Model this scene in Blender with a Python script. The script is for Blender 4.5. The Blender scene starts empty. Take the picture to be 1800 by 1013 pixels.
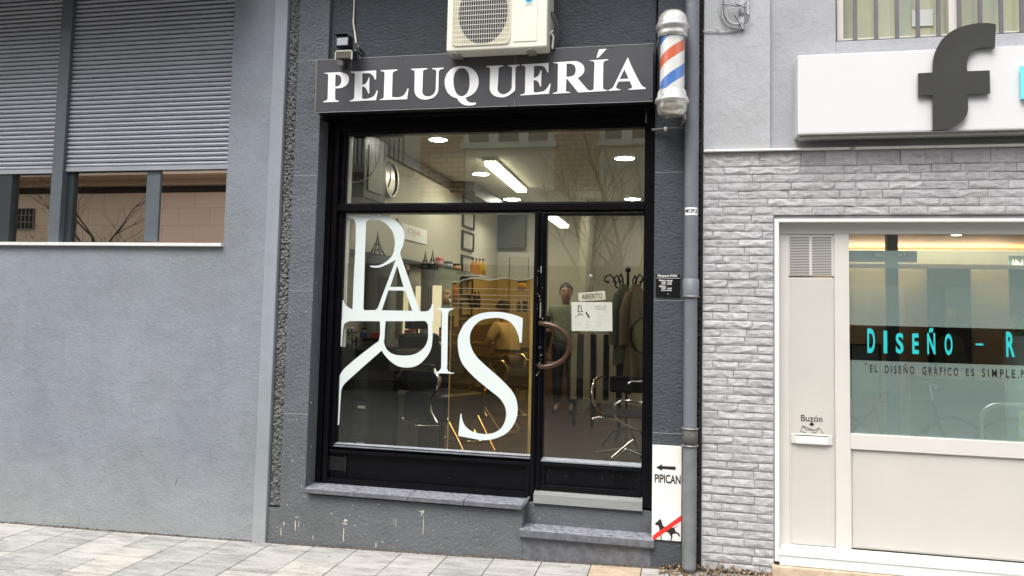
EXPO = 0.98
LAMP = 50.
TUBE = 7.
GREF = .10
SUNAZ = 195
SUNE = 1.5
SUNA = 40
SUNEL = 60
import bpy, bmesh, math, random
from mathutils import Vector, Matrix
random.seed(7)
C = bpy.context.scene
COL = C.collection
PI = math.pi
# ------------------------------------------------------------------ camera model (recovered from the photograph's vanishing points)
F = 1363.0; CX, CY = 900.0, 445.0; D = 5.4; H = 1.72
_Y = Vector((295, 100, F)).normalized()
_Z = Vector((440, -19845, F)).normalized(); _Z = (_Z - _Y*_Z.dot(_Y)).normalized()
_X = _Z.cross(_Y)
if _X.x < 0: _X = -_X
def W(px, py, Y=0.0):
    """point of the plane y=Y that the photograph shows at pixel (px,py)"""
    c = Vector(((px-CX)/F, (py-CY)/F, 1.0))
    d = Vector((_X.dot(c), _Y.dot(c), _Z.dot(c)))
    t = (Y+D)/d.y
    return Vector((d.x*t, Y, d.z*t+H))
def wx(px, py, Y=0.0): return W(px, py, Y).x
def wz(px, py, Y=0.0): return W(px, py, Y).z
def gz(x): return 0.03*x + 0.0016*x*x if x > -9 else -0.14
# ------------------------------------------------------------------ materials
def newmat(name):
    m = bpy.data.materials.new(name); m.use_nodes = True
    nt = m.node_tree
    b = nt.nodes['Principled BSDF']
    return m, nt, b
def N(nt, t, **k):
    n = nt.nodes.new(t)
    for a, v in k.items():
        if a in n.inputs.keys(): n.inputs[a].default_value = v
        else: setattr(n, a, v)
    return n
def pos(nt, scale=(1, 1, 1)):
    g = nt.nodes.new('ShaderNodeNewGeometry'); mp = nt.nodes.new('ShaderNodeMapping')
    mp.inputs['Scale'].default_value = scale
    nt.links.new(g.outputs['Position'], mp.inputs['Vector'])
    return mp.outputs['Vector']
def noise(nt, vec, scale, detail=4, rough=0.6):
    n = nt.nodes.new('ShaderNodeTexNoise')
    n.inputs['Scale'].default_value = scale; n.inputs['Detail'].default_value = detail
    n.inputs['Roughness'].default_value = rough
    nt.links.new(vec, n.inputs['Vector'])
    return n.outputs['Fac']
def ramp(nt, fac, stops):
    r = nt.nodes.new('ShaderNodeValToRGB')
    el = r.color_ramp.elements
    el[0].position = stops[0][0]; el[0].color = tuple(stops[0][1])+(1,)
    el[1].position = stops[-1][0]; el[1].color = tuple(stops[-1][1])+(1,)
    for p, c in stops[1:-1]:
        e = el.new(p); e.color = tuple(c)+(1,)
    nt.links.new(fac, r.inputs['Fac'])
    return r.outputs['Color']
def mixc(nt, fac, a, b, mode='MIX'):
    m = nt.nodes.new('ShaderNodeMix'); m.data_type = 'RGBA'; m.blend_type = mode
    def put(sock, v):
        if isinstance(v, (tuple, list)): sock.default_value = tuple(v)+((1,) if len(v) == 3 else ())
        elif isinstance(v, (int, float)): sock.default_value = v
        else: nt.links.new(v, sock)
    put(m.inputs[0], fac); put(m.inputs[6], a); put(m.inputs[7], b)
    return m.outputs[2]
def bump(nt, b, h, strength, dist=0.01, prev=None):
    n = nt.nodes.new('ShaderNodeBump')
    n.inputs['Strength'].default_value = strength; n.inputs['Distance'].default_value = dist
    nt.links.new(h, n.inputs['Height'])
    if prev: nt.links.new(prev, n.inputs['Normal'])
    nt.links.new(n.outputs['Normal'], b.inputs['Normal'])
    return n.outputs['Normal']
def mul(c, k): return tuple(x*k for x in c)
def paint(name, col, rough=0.5, var=0.12, vscale=3.0, bs=0.0, bscale=60, bdist=0.004, metal=0.0, spots=None, spot_thr=0.7, spot_scale=30, sx=(1, 1, 1), coat=0.0):
    m, nt, b = newmat(name)
    v = pos(nt, sx)
    c = ramp(nt, noise(nt, v, vscale, 6), [(0.3, mul(col, 1-var)), (0.7, mul(col, 1+var))])
    if spots:
        f = ramp(nt, noise(nt, pos(nt), spot_scale, 3, .5), [(spot_thr, (0, 0, 0)), (spot_thr+.03, (1, 1, 1))])
        c = mixc(nt, f, c, spots)
    nt.links.new(c, b.inputs['Base Color'])
    b.inputs['Roughness'].default_value = rough; b.inputs['Metallic'].default_value = metal
    if coat: b.inputs['Coat Weight'].default_value = coat; b.inputs['Coat Roughness'].default_value = .08
    if bs: bump(nt, b, noise(nt, v, bscale, 5, .65), bs, bdist)
    return m
def emis(name, col, s):
    m, nt, b = newmat(name)
    b.inputs['Base Color'].default_value = (.8, .8, .8, 1)
    b.inputs['Emission Color'].default_value = tuple(col)+(1,); b.inputs['Emission Strength'].default_value = s
    return m
def plaster(name, col, blotch, bs, bscale, bd, low=None, stretch=(1, 1, 1), fleck=0.0, vlow=.3):
    """painted render: large soft grime, small grit, streaks running down"""
    m, nt, b = newmat(name)
    v = pos(nt); vs = pos(nt, stretch)
    c = ramp(nt, noise(nt, v, 1.3, 7, .65), [(0.25, mul(col, 1-blotch)), (0.5, col), (0.75, mul(col, 1+blotch))])
    st = ramp(nt, noise(nt, pos(nt, (3.2, 3.2, .7)), 2.2, 6, .75), [(.5, (0, 0, 0)), (.85, (.5, .5, .5))])
    c = mixc(nt, st, c, mul(col, .74))
    gz_ = ramp(nt, noise(nt, pos(nt, (1, 1, 1.3)), .9, 5, .6), [(.48, (0, 0, 0)), (.68, (.6, .6, .6))]); c = mixc(nt, gz_, c, (col[0]*.80, col[1]*.82, col[2]*.72))
    st2 = ramp(nt, noise(nt, pos(nt, (1, 1, 2.2)), 3.1, 6, .75), [(.52, (0, 0, 0)), (.8, (.35, .35, .35))])
    c = mixc(nt, st2, c, tuple(min(1, q*1.3+.01) for q in col))
    if low:
        sep = nt.nodes.new('ShaderNodeSeparateXYZ'); g = nt.nodes.new('ShaderNodeNewGeometry')
        nt.links.new(g.outputs['Position'], sep.inputs[0])
        mr = nt.nodes.new('ShaderNodeMapRange'); mr.inputs[1].default_value = .55; mr.inputs[2].default_value = -.1
        nt.links.new(sep.outputs['Z'], mr.inputs[0])
        nn = noise(nt, v, 6, 6, .7)
        mm = nt.nodes.new('ShaderNodeMath'); mm.operation = 'MULTIPLY'
        nt.links.new(mr.outputs[0], mm.inputs[0]); nt.links.new(nn, mm.inputs[1])
        c = mixc(nt, mm.outputs[0], c, low)
    if fleck:
        f = ramp(nt, noise(nt, v, 55, 2, .4), [(fleck, (0, 0, 0)), (fleck+.02, (1, 1, 1))])
        c = mixc(nt, f, c, (.55, .56, .55))
    nt.links.new(c, b.inputs['Base Color'])
    b.inputs['Roughness'].default_value = .82
    b.inputs['Specular IOR Level'].default_value = .3
    n1 = bump(nt, b, noise(nt, vs, bscale, 6, .7), bs, bd)
    bump(nt, b, noise(nt, v, 6, 4, .6), min(1, bs*.8), .02, n1)
    return m
def glass(name, tint, refl, spec=(1, 1, 1)):
    m = bpy.data.materials.new(name); m.use_nodes = True
    nt = m.node_tree; nt.nodes.clear()
    o = nt.nodes.new('ShaderNodeOutputMaterial')
    t = nt.nodes.new('ShaderNodeBsdfTransparent'); t.inputs[0].default_value = tuple(tint)+(1,)
    g = nt.nodes.new('ShaderNodeBsdfGlossy'); g.inputs['Roughness'].default_value = 0.0; g.inputs['Color'].default_value = tuple(spec)+(1,)
    n = noise(nt, pos(nt), 1.1, 2, .4)
    bp = nt.nodes.new('ShaderNodeBump'); bp.inputs['Strength'].default_value = .02; bp.inputs['Distance'].default_value = .02
    nt.links.new(n, bp.inputs['Height']); nt.links.new(bp.outputs[0], g.inputs['Normal'])
    lw = nt.nodes.new('ShaderNodeLayerWeight'); lw.inputs['Blend'].default_value = .5
    pw = nt.nodes.new('ShaderNodeMath'); pw.operation = 'POWER'; pw.inputs[1].default_value = 5
    nt.links.new(lw.outputs['Facing'], pw.inputs[0])
    ma = nt.nodes.new('ShaderNodeMath'); ma.operation = 'MULTIPLY_ADD'; ma.inputs[1].default_value = .9; ma.inputs[2].default_value = refl; ma.use_clamp = True
    nt.links.new(pw.outputs[0], ma.inputs[0])
    mx = nt.nodes.new('ShaderNodeMixShader')
    nt.links.new(ma.outputs[0], mx.inputs[0]); nt.links.new(t.outputs[0], mx.inputs[1]); nt.links.new(g.outputs[0], mx.inputs[2])
    nt.links.new(mx.outputs[0], o.inputs[0])
    return m
def frosted(name, tint, diffcol, k, refl):
    m = glass(name, tint, refl); nt = m.node_tree
    o = [n for n in nt.nodes if n.type == 'OUTPUT_MATERIAL'][0]
    src = o.inputs[0].links[0].from_socket
    d = nt.nodes.new('ShaderNodeBsdfDiffuse'); d.inputs[0].default_value = tuple(diffcol)+(1,)
    mx = nt.nodes.new('ShaderNodeMixShader'); mx.inputs[0].default_value = k
    nt.links.new(src, mx.inputs[1]); nt.links.new(d.outputs[0], mx.inputs[2]); nt.links.new(mx.outputs[0], o.inputs[0])
    return m
M = {}
M['wallL'] = plaster('grey_blue_render', (.243, .268, .303), .14, .8, 55, .008, low=(.33, .34, .32))
M['strip'] = plaster('grey_blue_strip', (.28, .307, .345), .08, .3, 80, .004, low=(.36, .36, .33))
M['pier'] = plaster('dark_grey_render', (.076, .086, .101), .16, 1.0, 38, .022, low=(.11, .115, .12), stretch=(.8, 1, 1.5), fleck=.74)
M['pierL'] = plaster('mid_grey_render', (.135, .149, .170), .16, 1.0, 48, .018, low=(.15, .155, .155), fleck=.74)
M['plinth'] = plaster('plinth_grey_render', (.118, .130, .148), .14, .9, 42, .016, low=(.17, .17, .165), fleck=.72)
M['rough'] = plaster('coarse_grey_render', (.17, .175, .175), .25, .8, 90, .01, low=(.12, .12, .12))
M['roughD'] = plaster('coarse_black_render', (.03, .034, .037), .25, .8, 90, .01)
M['wallR'] = plaster('pale_grey_render', (.42, .43, .455), .07, .6, 40, .008)
M['wallR2'] = plaster('pale_lilac_render', (.355, .363, .39), .07, .6, 40, .008)
M['reveal'] = plaster('reveal_grey_render', (.13, .14, .145), .12, .3, 60, .004)
M['white'] = paint('white_paint', (.74, .74, .72), .4, .03, 5)
M['flash'] = paint('white_flashing', (.80, .79, .77), .5, .08, 8, spots=(.35, .30, .26), spot_thr=.66, spot_scale=14)
M['signwhite'] = paint('white_acrylic', (.68, .68, .685), .25, .01, 2)
M['cream'] = paint('cream_aluminium', (.53, .512, .472), .35, .03, 2.5, spots=(.58, .57, .54), spot_thr=.74, spot_scale=22)
M['creamL'] = paint('light_cream_aluminium', (.61, .59, .55), .32, .03, 3)
M['slot'] = paint('dark_slot', (.05, .045, .04), .8, .2)
M['black'] = paint('black_paint', (.004, .004, .0055), .3, .3, 8, bs=.06, bscale=40, spots=(.35, .35, .33), spot_thr=.765, spot_scale=38)
M['black'].node_tree.nodes['Principled BSDF'].inputs['Specular IOR Level'].default_value = .16
M['blackc'] = paint('black_paint_clean', (.006, .006, .008), .35, .3, 8)
M['beadtop'] = paint('worn_grey_bead', (.19, .205, .235), .35, .25, 14)
M['alu'] = paint('satin_aluminium', (.66, .66, .64), .35, .08, 12, metal=.7)
M['thresh'] = paint('worn_aluminium_threshold', (.31, .32, .31), .42, .12, 18, metal=.35, sx=(.3, 1, 6))
M['mull'] = paint('grey_powder_coat', (.105, .125, .14), .4, .06, 4)
M['mullD'] = paint('dark_grey_powder_coat', (.03, .038, .042), .4, .06, 4)
M['shutter'] = paint('grey_shutter_slats', (.44, .47, .52), .34, .06, 4, metal=.45)
M['signface'] = paint('charcoal_sign_panel', (.048, .048, .055), .42, .16, 2.2, coat=.15)
M['letter'] = paint('white_vinyl', (.88, .88, .88), .4, .02, 6)
M['vinyl'] = paint('pale_mint_vinyl', (.64, .71, .70), .45, .02, 6)
M['ac'] = paint('ivory_plastic', (.74, .72, .62), .4, .04, 5)
M['acd'] = paint('ivory_plastic_darker', (.58, .55, .42), .5, .15, 9)  # darker, yellower ivory for the panel behind the fan grille
M['fin'] = paint('dark_fins', (.03, .03, .045), .5, .2)
M['pipe'] = paint('grey_pvc', (.15, .165, .185), .45, .10, 6, bs=.05, spots=(.3, .31, .32), spot_thr=.73, spot_scale=24)
M['pipeold'] = paint('weathered_grey_pipe', (.16, .17, .175), .6, .22, 9, bs=.12, spots=(.34, .34, .33), spot_thr=.68, spot_scale=20)
M['ring'] = paint('dull_steel_ring', (.28, .28, .27), .5, .3, 30, metal=.6)
M['rubber'] = paint('dull_dark_rubber', (.09, .088, .08), .7, .3, 30)
M['pearl'] = paint('pearl_white_cap', (.66, .65, .61), .2, .12, 14, metal=.55, coat=.5)
M['pearlold'] = paint('grimy_chrome_cap', (.60, .57, .50), .2, .35, 16, metal=.6, coat=.5)
M['chrome'] = paint('chrome', (.75, .74, .72), .08, .03, 5, metal=1)
M['copper'] = paint('brown_bronze', (.075, .038, .022), .3, .25, 20, metal=.5, coat=.25)
M['sig'] = paint('enamel_white_sign', (.80, .77, .74), .35, .03, 6)
M['ink'] = paint('black_ink', (.012, .012, .012), .5, .1)
M['red'] = paint('red_enamel', (.72, .03, .02), .35, .08, 20)
M['stone'] = None
M['cable'] = paint('grey_cable', (.42, .42, .43), .5, .2, 30)
M['cableD'] = paint('dark_cable', (.10, .10, .11), .5, .2, 30)
M['cablew'] = paint('beige_cable', (.55, .52, .44), .5, .1, 30)
M['paper'] = paint('white_paper', (.86, .86, .86), .6, .01)
M['greyink'] = paint('grey_ink', (.35, .35, .36), .6, .1)
M['teal'] = paint('turquoise_vinyl', (.02, .46, .47), .4, .05)
M['tealL'] = paint('light_turquoise_acrylic', (.18, .78, .86), .3, .02)
M['fgrey'] = paint('gloss_charcoal_acrylic', (.045, .045, .042), .12, .1, 3, coat=.8)
M['bars'] = paint('grey_iron_bars', (.13, .12, .13), .5, .12, 12)
M['wood'] = paint('orange_wood', (.50, .28, .12), .45, .3, 6, sx=(1, 1, 8))
M['tan'] = paint('tan_concrete', (.48, .38, .27), .85, .25, 12, bs=.4, bscale=60, bdist=.006)
# interior
M['iwall'] = paint('cream_interior_wall', (.50, .475, .385), .7, .04, 1.5)
M['iwall2'] = paint('dull_cream_paint', (.46, .44, .36), .7, .05, 1.5)  # slightly darker cream for the back door leaves and a small shelf
M['iceil'] = paint('cream_ceiling', (.52, .51, .44), .8, .02, 1.5)
M['ifloor'] = paint('brown_floor_tiles', (.06, .035, .025), .3, .35, 6)
M['iblack'] = paint('black_lacquer', (.009, .009, .010), .35, .3, 6); M['iblack'].node_tree.nodes['Principled BSDF'].inputs['Specular IOR Level'].default_value = .2
M['igrey'] = paint('grey_column_paint', (.34, .345, .32), .4, .05, 3)
M['leather'] = paint('black_leather', (.010, .011, .018), .4, .2, 20, bs=.1); M['leather'].node_tree.nodes['Principled BSDF'].inputs['Specular IOR Level'].default_value = .2
M['mirror'] = paint('mirror_silver', (.72, .74, .70), .02, .01, 2, metal=1)
M['skin'] = paint('skin', (.38, .235, .175), .5, .08, 12)
M['hair'] = paint('dark_brown_hair', (.018, .013, .010), .6, .3, 40)
M['shirtg'] = paint('sage_shirt', (.20, .22, .16), .8, .1, 12)
M['shirtw'] = paint('white_shirt', (.68, .64, .58), .8, .06, 12)
M['trous'] = paint('dark_trousers', (.02, .02, .026), .8, .2, 12)
M['glass'] = glass('shop_glass', (.985, .99, .96), GREF, (.95, .97, .9))
M['glassL'] = glass('brown_tinted_glass', (.25, .25, .25), .82, (.82, .80, .70))
M['glassO'] = glass('orange_reflecting_glass', (.25, .25, .25), .96, (1., .93, .84))
M['amber'] = frosted('amber_acrylic', (.82, .53, .19), (.30, .17, .03), .08, .0)
M['gtop'] = glass('clear_window', (.95, .96, .95), .05)
M['tealglass'] = frosted('teal_filmed_glass', (.84, .94, .91), (.46, .58, .55), .19, .15)
M['bandglass'] = glass('smoke_film', (.50, .51, .51), .03)
M['shelfglass'] = glass('shelf_glass', (.80, .88, .86), .08)
M['lamp'] = emis('white_lamp', (1, .96, .86), 12.)
M['tube'] = emis('warm_tube', (1, .93, .68), 5.)
M['led'] = emis('warm_led', (1, .86, .50), 3.0)
M['spot'] = emis('warm_spot', (1, .72, .38), 22.)

def rgb(name, col, rough=.5, metal=0., var=.08): return paint(name, col, rough, var, 8, metal=metal)
# ------------------------------------------------------------------ mesh builder
class MB:
    def __init__(s): s.v = []; s.f = []; s.m = []; s.sm = []
    def add(s, vs, fs, mi=0, smooth=False):
        o = len(s.v); s.v += [tuple(p) for p in vs]
        for f in fs: s.f.append([o+i for i in f]); s.m.append(mi); s.sm.append(smooth)
        return s
    def box(s, x0, x1, y0, y1, z0, z1, mi=0):
        if x0 > x1: x0, x1 = x1, x0
        if y0 > y1: y0, y1 = y1, y0
        if z0 > z1: z0, z1 = z1, z0
        vs = [(x, y, z) for z in (z0, z1) for y in (y0, y1) for x in (x0, x1)]
        return s.add(vs, [(0, 2, 3, 1), (4, 5, 7, 6), (0, 1, 5, 4), (2, 6, 7, 3), (0, 4, 6, 2), (1, 3, 7, 5)], mi)
    def pbox(s, px0, py0, px1, py1, Y0, Y1, mi=0):
        a = W(px0, py0, Y0); b = W(px1, py1, Y0)
        return s.box(a.x, b.x, Y0, Y1, b.z, a.z, mi)
    def prism(s, pts, y0, y1, mi=0):
        n = len(pts)
        vs = [(x, y0, z) for x, z in pts]+[(x, y1, z) for x, z in pts]
        fs = [tuple(range(n)), tuple(range(2*n-1, n-1, -1))]+[(i, i+n, (i+1) % n+n, (i+1) % n) for i in range(n)]
        return s.add(vs, fs, mi)
    def tube(s, path, r, seg=10, mi=0, cap=True, closed=False):
        P = [Vector(p) for p in path]; n = len(P)
        R = r if isinstance(r, (list, tuple)) else [r]*n
        rings = []; up = None
        for i in range(n):
            if closed: t = (P[(i+1) % n]-P[i-1])
            else: t = (P[min(i+1, n-1)]-P[max(i-1, 0)])
            t.normalize()
            if up is None:
                up = Vector((0, 0, 1)) if abs(t.z) < .9 else Vector((1, 0, 0))
            u = (up-t*up.dot(t))
            if u.length < 1e-5: u = t.orthogonal()
            u.normalize(); w = t.cross(u); up = u
            rings.append([P[i]+(u*math.cos(2*PI*k/seg)+w*math.sin(2*PI*k/seg))*R[i] for k in range(seg)])
        vs = [p for rg in rings for p in rg]; fs = []
        for i in range(n if closed else n-1):
            j = (i+1) % n
            for k in range(seg):
                k2 = (k+1) % seg
                fs.append((i*seg+k, i*seg+k2, j*seg+k2, j*seg+k))
        s.add(vs, fs, mi, True)
        if cap and not closed:
            s.add(rings[0], [tuple(range(seg-1, -1, -1))], mi); s.add(rings[-1], [tuple(range(seg))], mi)
        return s
    def lathe(s, prof, c, axis='z', seg=28, mi=0, smooth=True, arc=2*PI, sx=1, sy=1):
        vs = []; n = len(prof); full = arc > 6.2
        m = seg if full else seg+1
        for k in range(m):
            a = arc*k/seg
            for r, h in prof:
                x, y = r*math.cos(a)*sx, r*math.sin(a)*sy
                if axis == 'z': vs.append((c[0]+x, c[1]+y, c[2]+h))
                elif axis == 'y': vs.append((c[0]+x, c[1]+h, c[2]+y))
                else: vs.append((c[0]+h, c[1]+x, c[2]+y))
        fs = []
        for k in range(seg):
            k2 = (k+1) % m
            for i in range(n-1): fs.append((k*n+i, k2*n+i, k2*n+i+1, k*n+i+1))
        return s.add(vs, fs, mi, smooth)
    def cyl(s, c, r, h, axis='z', seg=20, mi=0): return s.lathe([(0, 0), (r, 0), (r, h), (0, h)], c, axis, seg, mi, False)
    def ball(s, c, r, seg=14, mi=0, sz=1.0, sx=1, sy=1):
        return s.lathe([(r*math.sin(PI*i/8), -r*sz*math.cos(PI*i/8)) for i in range(9)], c, 'z', seg, mi, True, sx=sx, sy=sy)
    def build(s, name, mats, parent=None, bevel=0.0, seg=2, label=None, recalc=True):
        me = bpy.data.meshes.new(name)
        off = Vector((0, 0, 0))
        if parent is not None: off = worldloc(parent)
        elif s.v:
            xs = [p[0] for p in s.v]; ys = [p[1] for p in s.v]; zs = [p[2] for p in s.v]
            off = Vector(((min(xs)+max(xs))/2, (min(ys)+max(ys))/2, min(zs)))
        me.from_pydata([(p[0]-off.x, p[1]-off.y, p[2]-off.z) for p in s.v], [], s.f)
        if not isinstance(mats, (list, tuple)): mats = [mats]
        for m in mats: me.materials.append(m)
        for i, p in enumerate(me.polygons): p.material_index = s.m[i]; p.use_smooth = s.sm[i]
        if recalc:
            bm = bmesh.new(); bm.from_mesh(me); bmesh.ops.recalc_face_normals(bm, faces=bm.faces); bm.to_mesh(me); bm.free()
        o = bpy.data.objects.new(name, me); COL.objects.link(o)
        if parent is not None: o.parent = parent
        else: o.location = off
        if bevel:
            b = o.modifiers.new('bevel', 'BEVEL'); b.width = bevel; b.segments = seg; b.limit_method = 'ANGLE'; b.angle_limit = .6
        if label: o['label'] = label
        return o
def worldloc(o):
    l = Vector((0, 0, 0))
    while o is not None: l += o.location; o = o.parent
    return l
def tag(o, label=None, cat=None, group=None, kind=None):
    if label: o['label'] = label
    if cat: o['category'] = cat
    if group: o['group'] = group
    if kind: o['kind'] = kind
    return o
def empty(name, loc, label, cat, group=None):
    o = bpy.data.objects.new(name, None); COL.objects.link(o); o.location = Vector(loc)
    o.empty_display_size = .1
    return tag(o, label, cat, group)
def part(name, loc, parent):
    o = bpy.data.objects.new(name, None); COL.objects.link(o); o.parent = parent; o.location = Vector(loc)-worldloc(parent)
    return o
def copy_tree(o, parent=None):
    c = o.copy(); COL.objects.link(c); c.parent = parent
    for ch in o.children: copy_tree(ch, c)
    return c
def move_copy(src, loc, rz, label=None, group=None):
    c = copy_tree(src); c.location = Vector(loc); c.rotation_euler = (0, 0, rz)
    if label: c['label'] = label
    if group: c['group'] = group
    return c
# ------------------------------------------------------------------ outlines and lettering
def parse(s, ox, oy, sc):
    out = []
    for t in s.split():
        sm = t.endswith('*'); t = t.rstrip('*'); a, b = t.split(',')
        out.append((ox+float(a)/sc, oy+float(b)/sc, sm))
    n = len(out); res = []
    for i in range(n):
        p0, p1, p2, p3 = out[i-1], out[i], out[(i+1) % n], out[(i+2) % n]
        res.append((p1[0], p1[1]))
        if not (p1[2] or p2[2]): continue
        ch = (p2[0]-p1[0], p2[1]-p1[1]); L = math.hypot(*ch)
        def tan(a, b):
            dx, dy = b[0]-a[0], b[1]-a[1]; l = math.hypot(dx, dy) or 1
            return (dx/l*L, dy/l*L)
        t1 = tan(p0, p2) if p1[2] else None
        t2 = tan(p1, p3) if p2[2] else None
        if t1 is None: t1 = (2*ch[0]-t2[0]*1., 2*ch[1]-t2[1]*1.); k = L/(math.hypot(*t1) or 1); t1 = (t1[0]*k, t1[1]*k)
        if t2 is None: t2 = (2*ch[0]-t1[0]*1., 2*ch[1]-t1[1]*1.); k = L/(math.hypot(*t2) or 1); t2 = (t2[0]*k, t2[1]*k)
        for j in range(1, 6):
            u = j/6; h1 = 2*u**3-3*u*u+1; h2 = -2*u**3+3*u*u; h3 = u**3-2*u*u+u; h4 = u**3-u*u
            res.append((h1*p1[0]+h2*p2[0]+h3*t1[0]+h4*t2[0], h1*p1[1]+h2*p2[1]+h3*t1[1]+h4*t2[1]))
    return res
def curve_to_mb(cu, xf, mb, mi=0):
    o = bpy.data.objects.new('tmp', cu); COL.objects.link(o)
    dg = bpy.context.evaluated_depsgraph_get(); dg.update()
    me = bpy.data.meshes.new_from_object(o.evaluated_get(dg))
    mb.add([xf(v.co) for v in me.vertices], [tuple(p.vertices) for p in me.polygons], mi)
    bpy.data.objects.remove(o); bpy.data.curves.remove(cu); bpy.data.meshes.remove(me)
def outline(mb, loops, Y, th, mi=0):
    """loops of photo pixels -> flat letter of thickness th standing on the plane y=Y (front at Y-th)"""
    cu = bpy.data.curves.new('c', 'CURVE'); cu.dimensions = '2D'; cu.fill_mode = 'BOTH'; cu.extrude = th/2
    for lp in loops:
        sp = cu.splines.new('POLY'); sp.points.add(len(lp)-1)
        for i, (px, py) in enumerate(lp):
            w = W(px, py, Y-th); sp.points[i].co = (w.x, w.z, 0, 1)
        sp.use_cyclic_u = True
    curve_to_mb(cu, lambda c: (c.x, Y-th/2-c.z, c.y), mb, mi)
def text(mb, s, px0, py0, px1, py1, Y, th=.001, mi=0, rot=0, bold=0.0):
    """lettering filling the pixel box px0..px1 (at the letters' height py0..py1) on the plane y=Y"""
    a = W(px0, (py0+py1)/2, Y); b = W(px1, (py0+py1)/2, Y)
    c0 = W((px0+px1)/2, py0, Y); c1 = W((px0+px1)/2, py1, Y)
    text_w(mb, s, a.x, b.x, c1.z, c0.z, Y, th, mi, rot, bold)
def text_w(mb, s, x0, x1, z0, z1, Y, th=.001, mi=0, rot=0, bold=0.0, xf2=None):
    cu = bpy.data.curves.new('t', 'FONT'); cu.body = s; cu.size = 1; cu.offset = bold; cu.resolution_u = 4
    o = bpy.data.objects.new('tmp', cu); COL.objects.link(o)
    dg = bpy.context.evaluated_depsgraph_get(); dg.update()
    me = bpy.data.meshes.new_from_object(o.evaluated_get(dg))
    xs = [v.co.x for v in me.vertices]; ys = [v.co.y for v in me.vertices]
    ax, bx, ay, by = min(xs), max(xs), min(ys), max(ys)
    cx, cz = (x0+x1)/2, (z0+z1)/2; ca, sa = math.cos(rot), math.sin(rot)
    def xf(c):
        u = x0+(c.x-ax)/(bx-ax)*(x1-x0)-cx; w = z0+(c.y-ay)/(by-ay)*(z1-z0)-cz
        p = (cx+u*ca-w*sa, Y-th, cz+u*sa+w*ca)
        return xf2(p) if xf2 else p
    mb.add([xf(v.co) for v in me.vertices], [tuple(p.vertices) for p in me.polygons], mi)
    bpy.data.objects.remove(o); bpy.data.curves.remove(cu); bpy.data.meshes.remove(me)
def rock(mb, x0, x1, z0, z1, Y, amp, step, seed, mi=0, edge=True):
    """rough face: displaced grid"""
    from mathutils import noise as nz
    nx = max(2, int((x1-x0)/step)); nzz = max(2, int((z1-z0)/step)); vs = []
    for j in range(nzz+1):
        for i in range(nx+1):
            x = x0+(x1-x0)*i/nx; z = z0+(z1-z0)*j/nzz
            h = nz.fractal(Vector((x*62+seed, z*50, seed*.7)), .7, 2.1, 5)
            k = 1.0
            if edge and (i in (0, nx) or j in (0, nzz)): k = 0.15
            vs.append((x, Y-amp*(.5+.9*h)*k, z))
    fs = [(j*(nx+1)+i, j*(nx+1)+i+1, (j+1)*(nx+1)+i+1, (j+1)*(nx+1)+i) for j in range(nzz) for i in range(nx)]
    mb.add(vs, fs, mi)
# ================================================================== GROUND
def slab_mat():
    m, nt, b = newmat('weathered_paving')
    at = nt.nodes.new('ShaderNodeAttribute'); at.attribute_name = 'tone'
    base = ramp(nt, at.outputs['Fac'], [(0, (.37, .365, .35)), (.45, (.43, .42, .395)), (.88, (.48, .465, .43)), (1, (.52, .42, .30))])
    v = pos(nt)
    d = ramp(nt, noise(nt, pos(nt, (1, 4.5, 1)), 3.2, 8, .78), [(.36, (.46, .46, .48)), (.56, (1, 1, 1))])
    c = mixc(nt, .85, base, d, 'MULTIPLY')
    g = ramp(nt, noise(nt, v, 90, 3, .6), [(.35, (.80, .79, .77)), (.6, (1.05, 1.05, 1.05))])
    c = mixc(nt, .7, c, g, 'MULTIPLY')
    sp_ = ramp(nt, noise(nt, v, 24, 2, .4), [(.70, (0, 0, 0)), (.73, (.6, .6, .6))]); c = mixc(nt, sp_, c, (.16, .15, .14))
    nt.links.new(c, b.inputs['Base Color']); b.inputs['Roughness'].default_value = .85
    bump(nt, b, noise(nt, v, 70, 5, .7), .25, .003)
    return m
M['slab'] = slab_mat()
M['joint'] = paint('dirty_joint', (.05, .044, .037), .95, .35, 30, bs=.4, bscale=200)
# base sheet: follows the slope of the street, reaches the horizon
xs = [-400, -120, -40, -15]+[-9+.6*i for i in range(31)]+[12, 16, 40, 120, 400]
def gzz(x):
    return gz(max(-9, min(9, x)))
mb = MB(); vs = []
ys = [-400, -60, -20, -8, 0.5, 40, 400]
for y in ys:
    for x in xs: vs.append((x, y, gzz(x)-.008))
nx = len(xs)
mb.add(vs, [(j*nx+i, j*nx+i+1, (j+1)*nx+i+1, (j+1)*nx+i) for j in range(len(ys)-1) for i in range(nx-1)])
base = mb.build('ground', M['joint']); tag(base, kind='structure')
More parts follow.
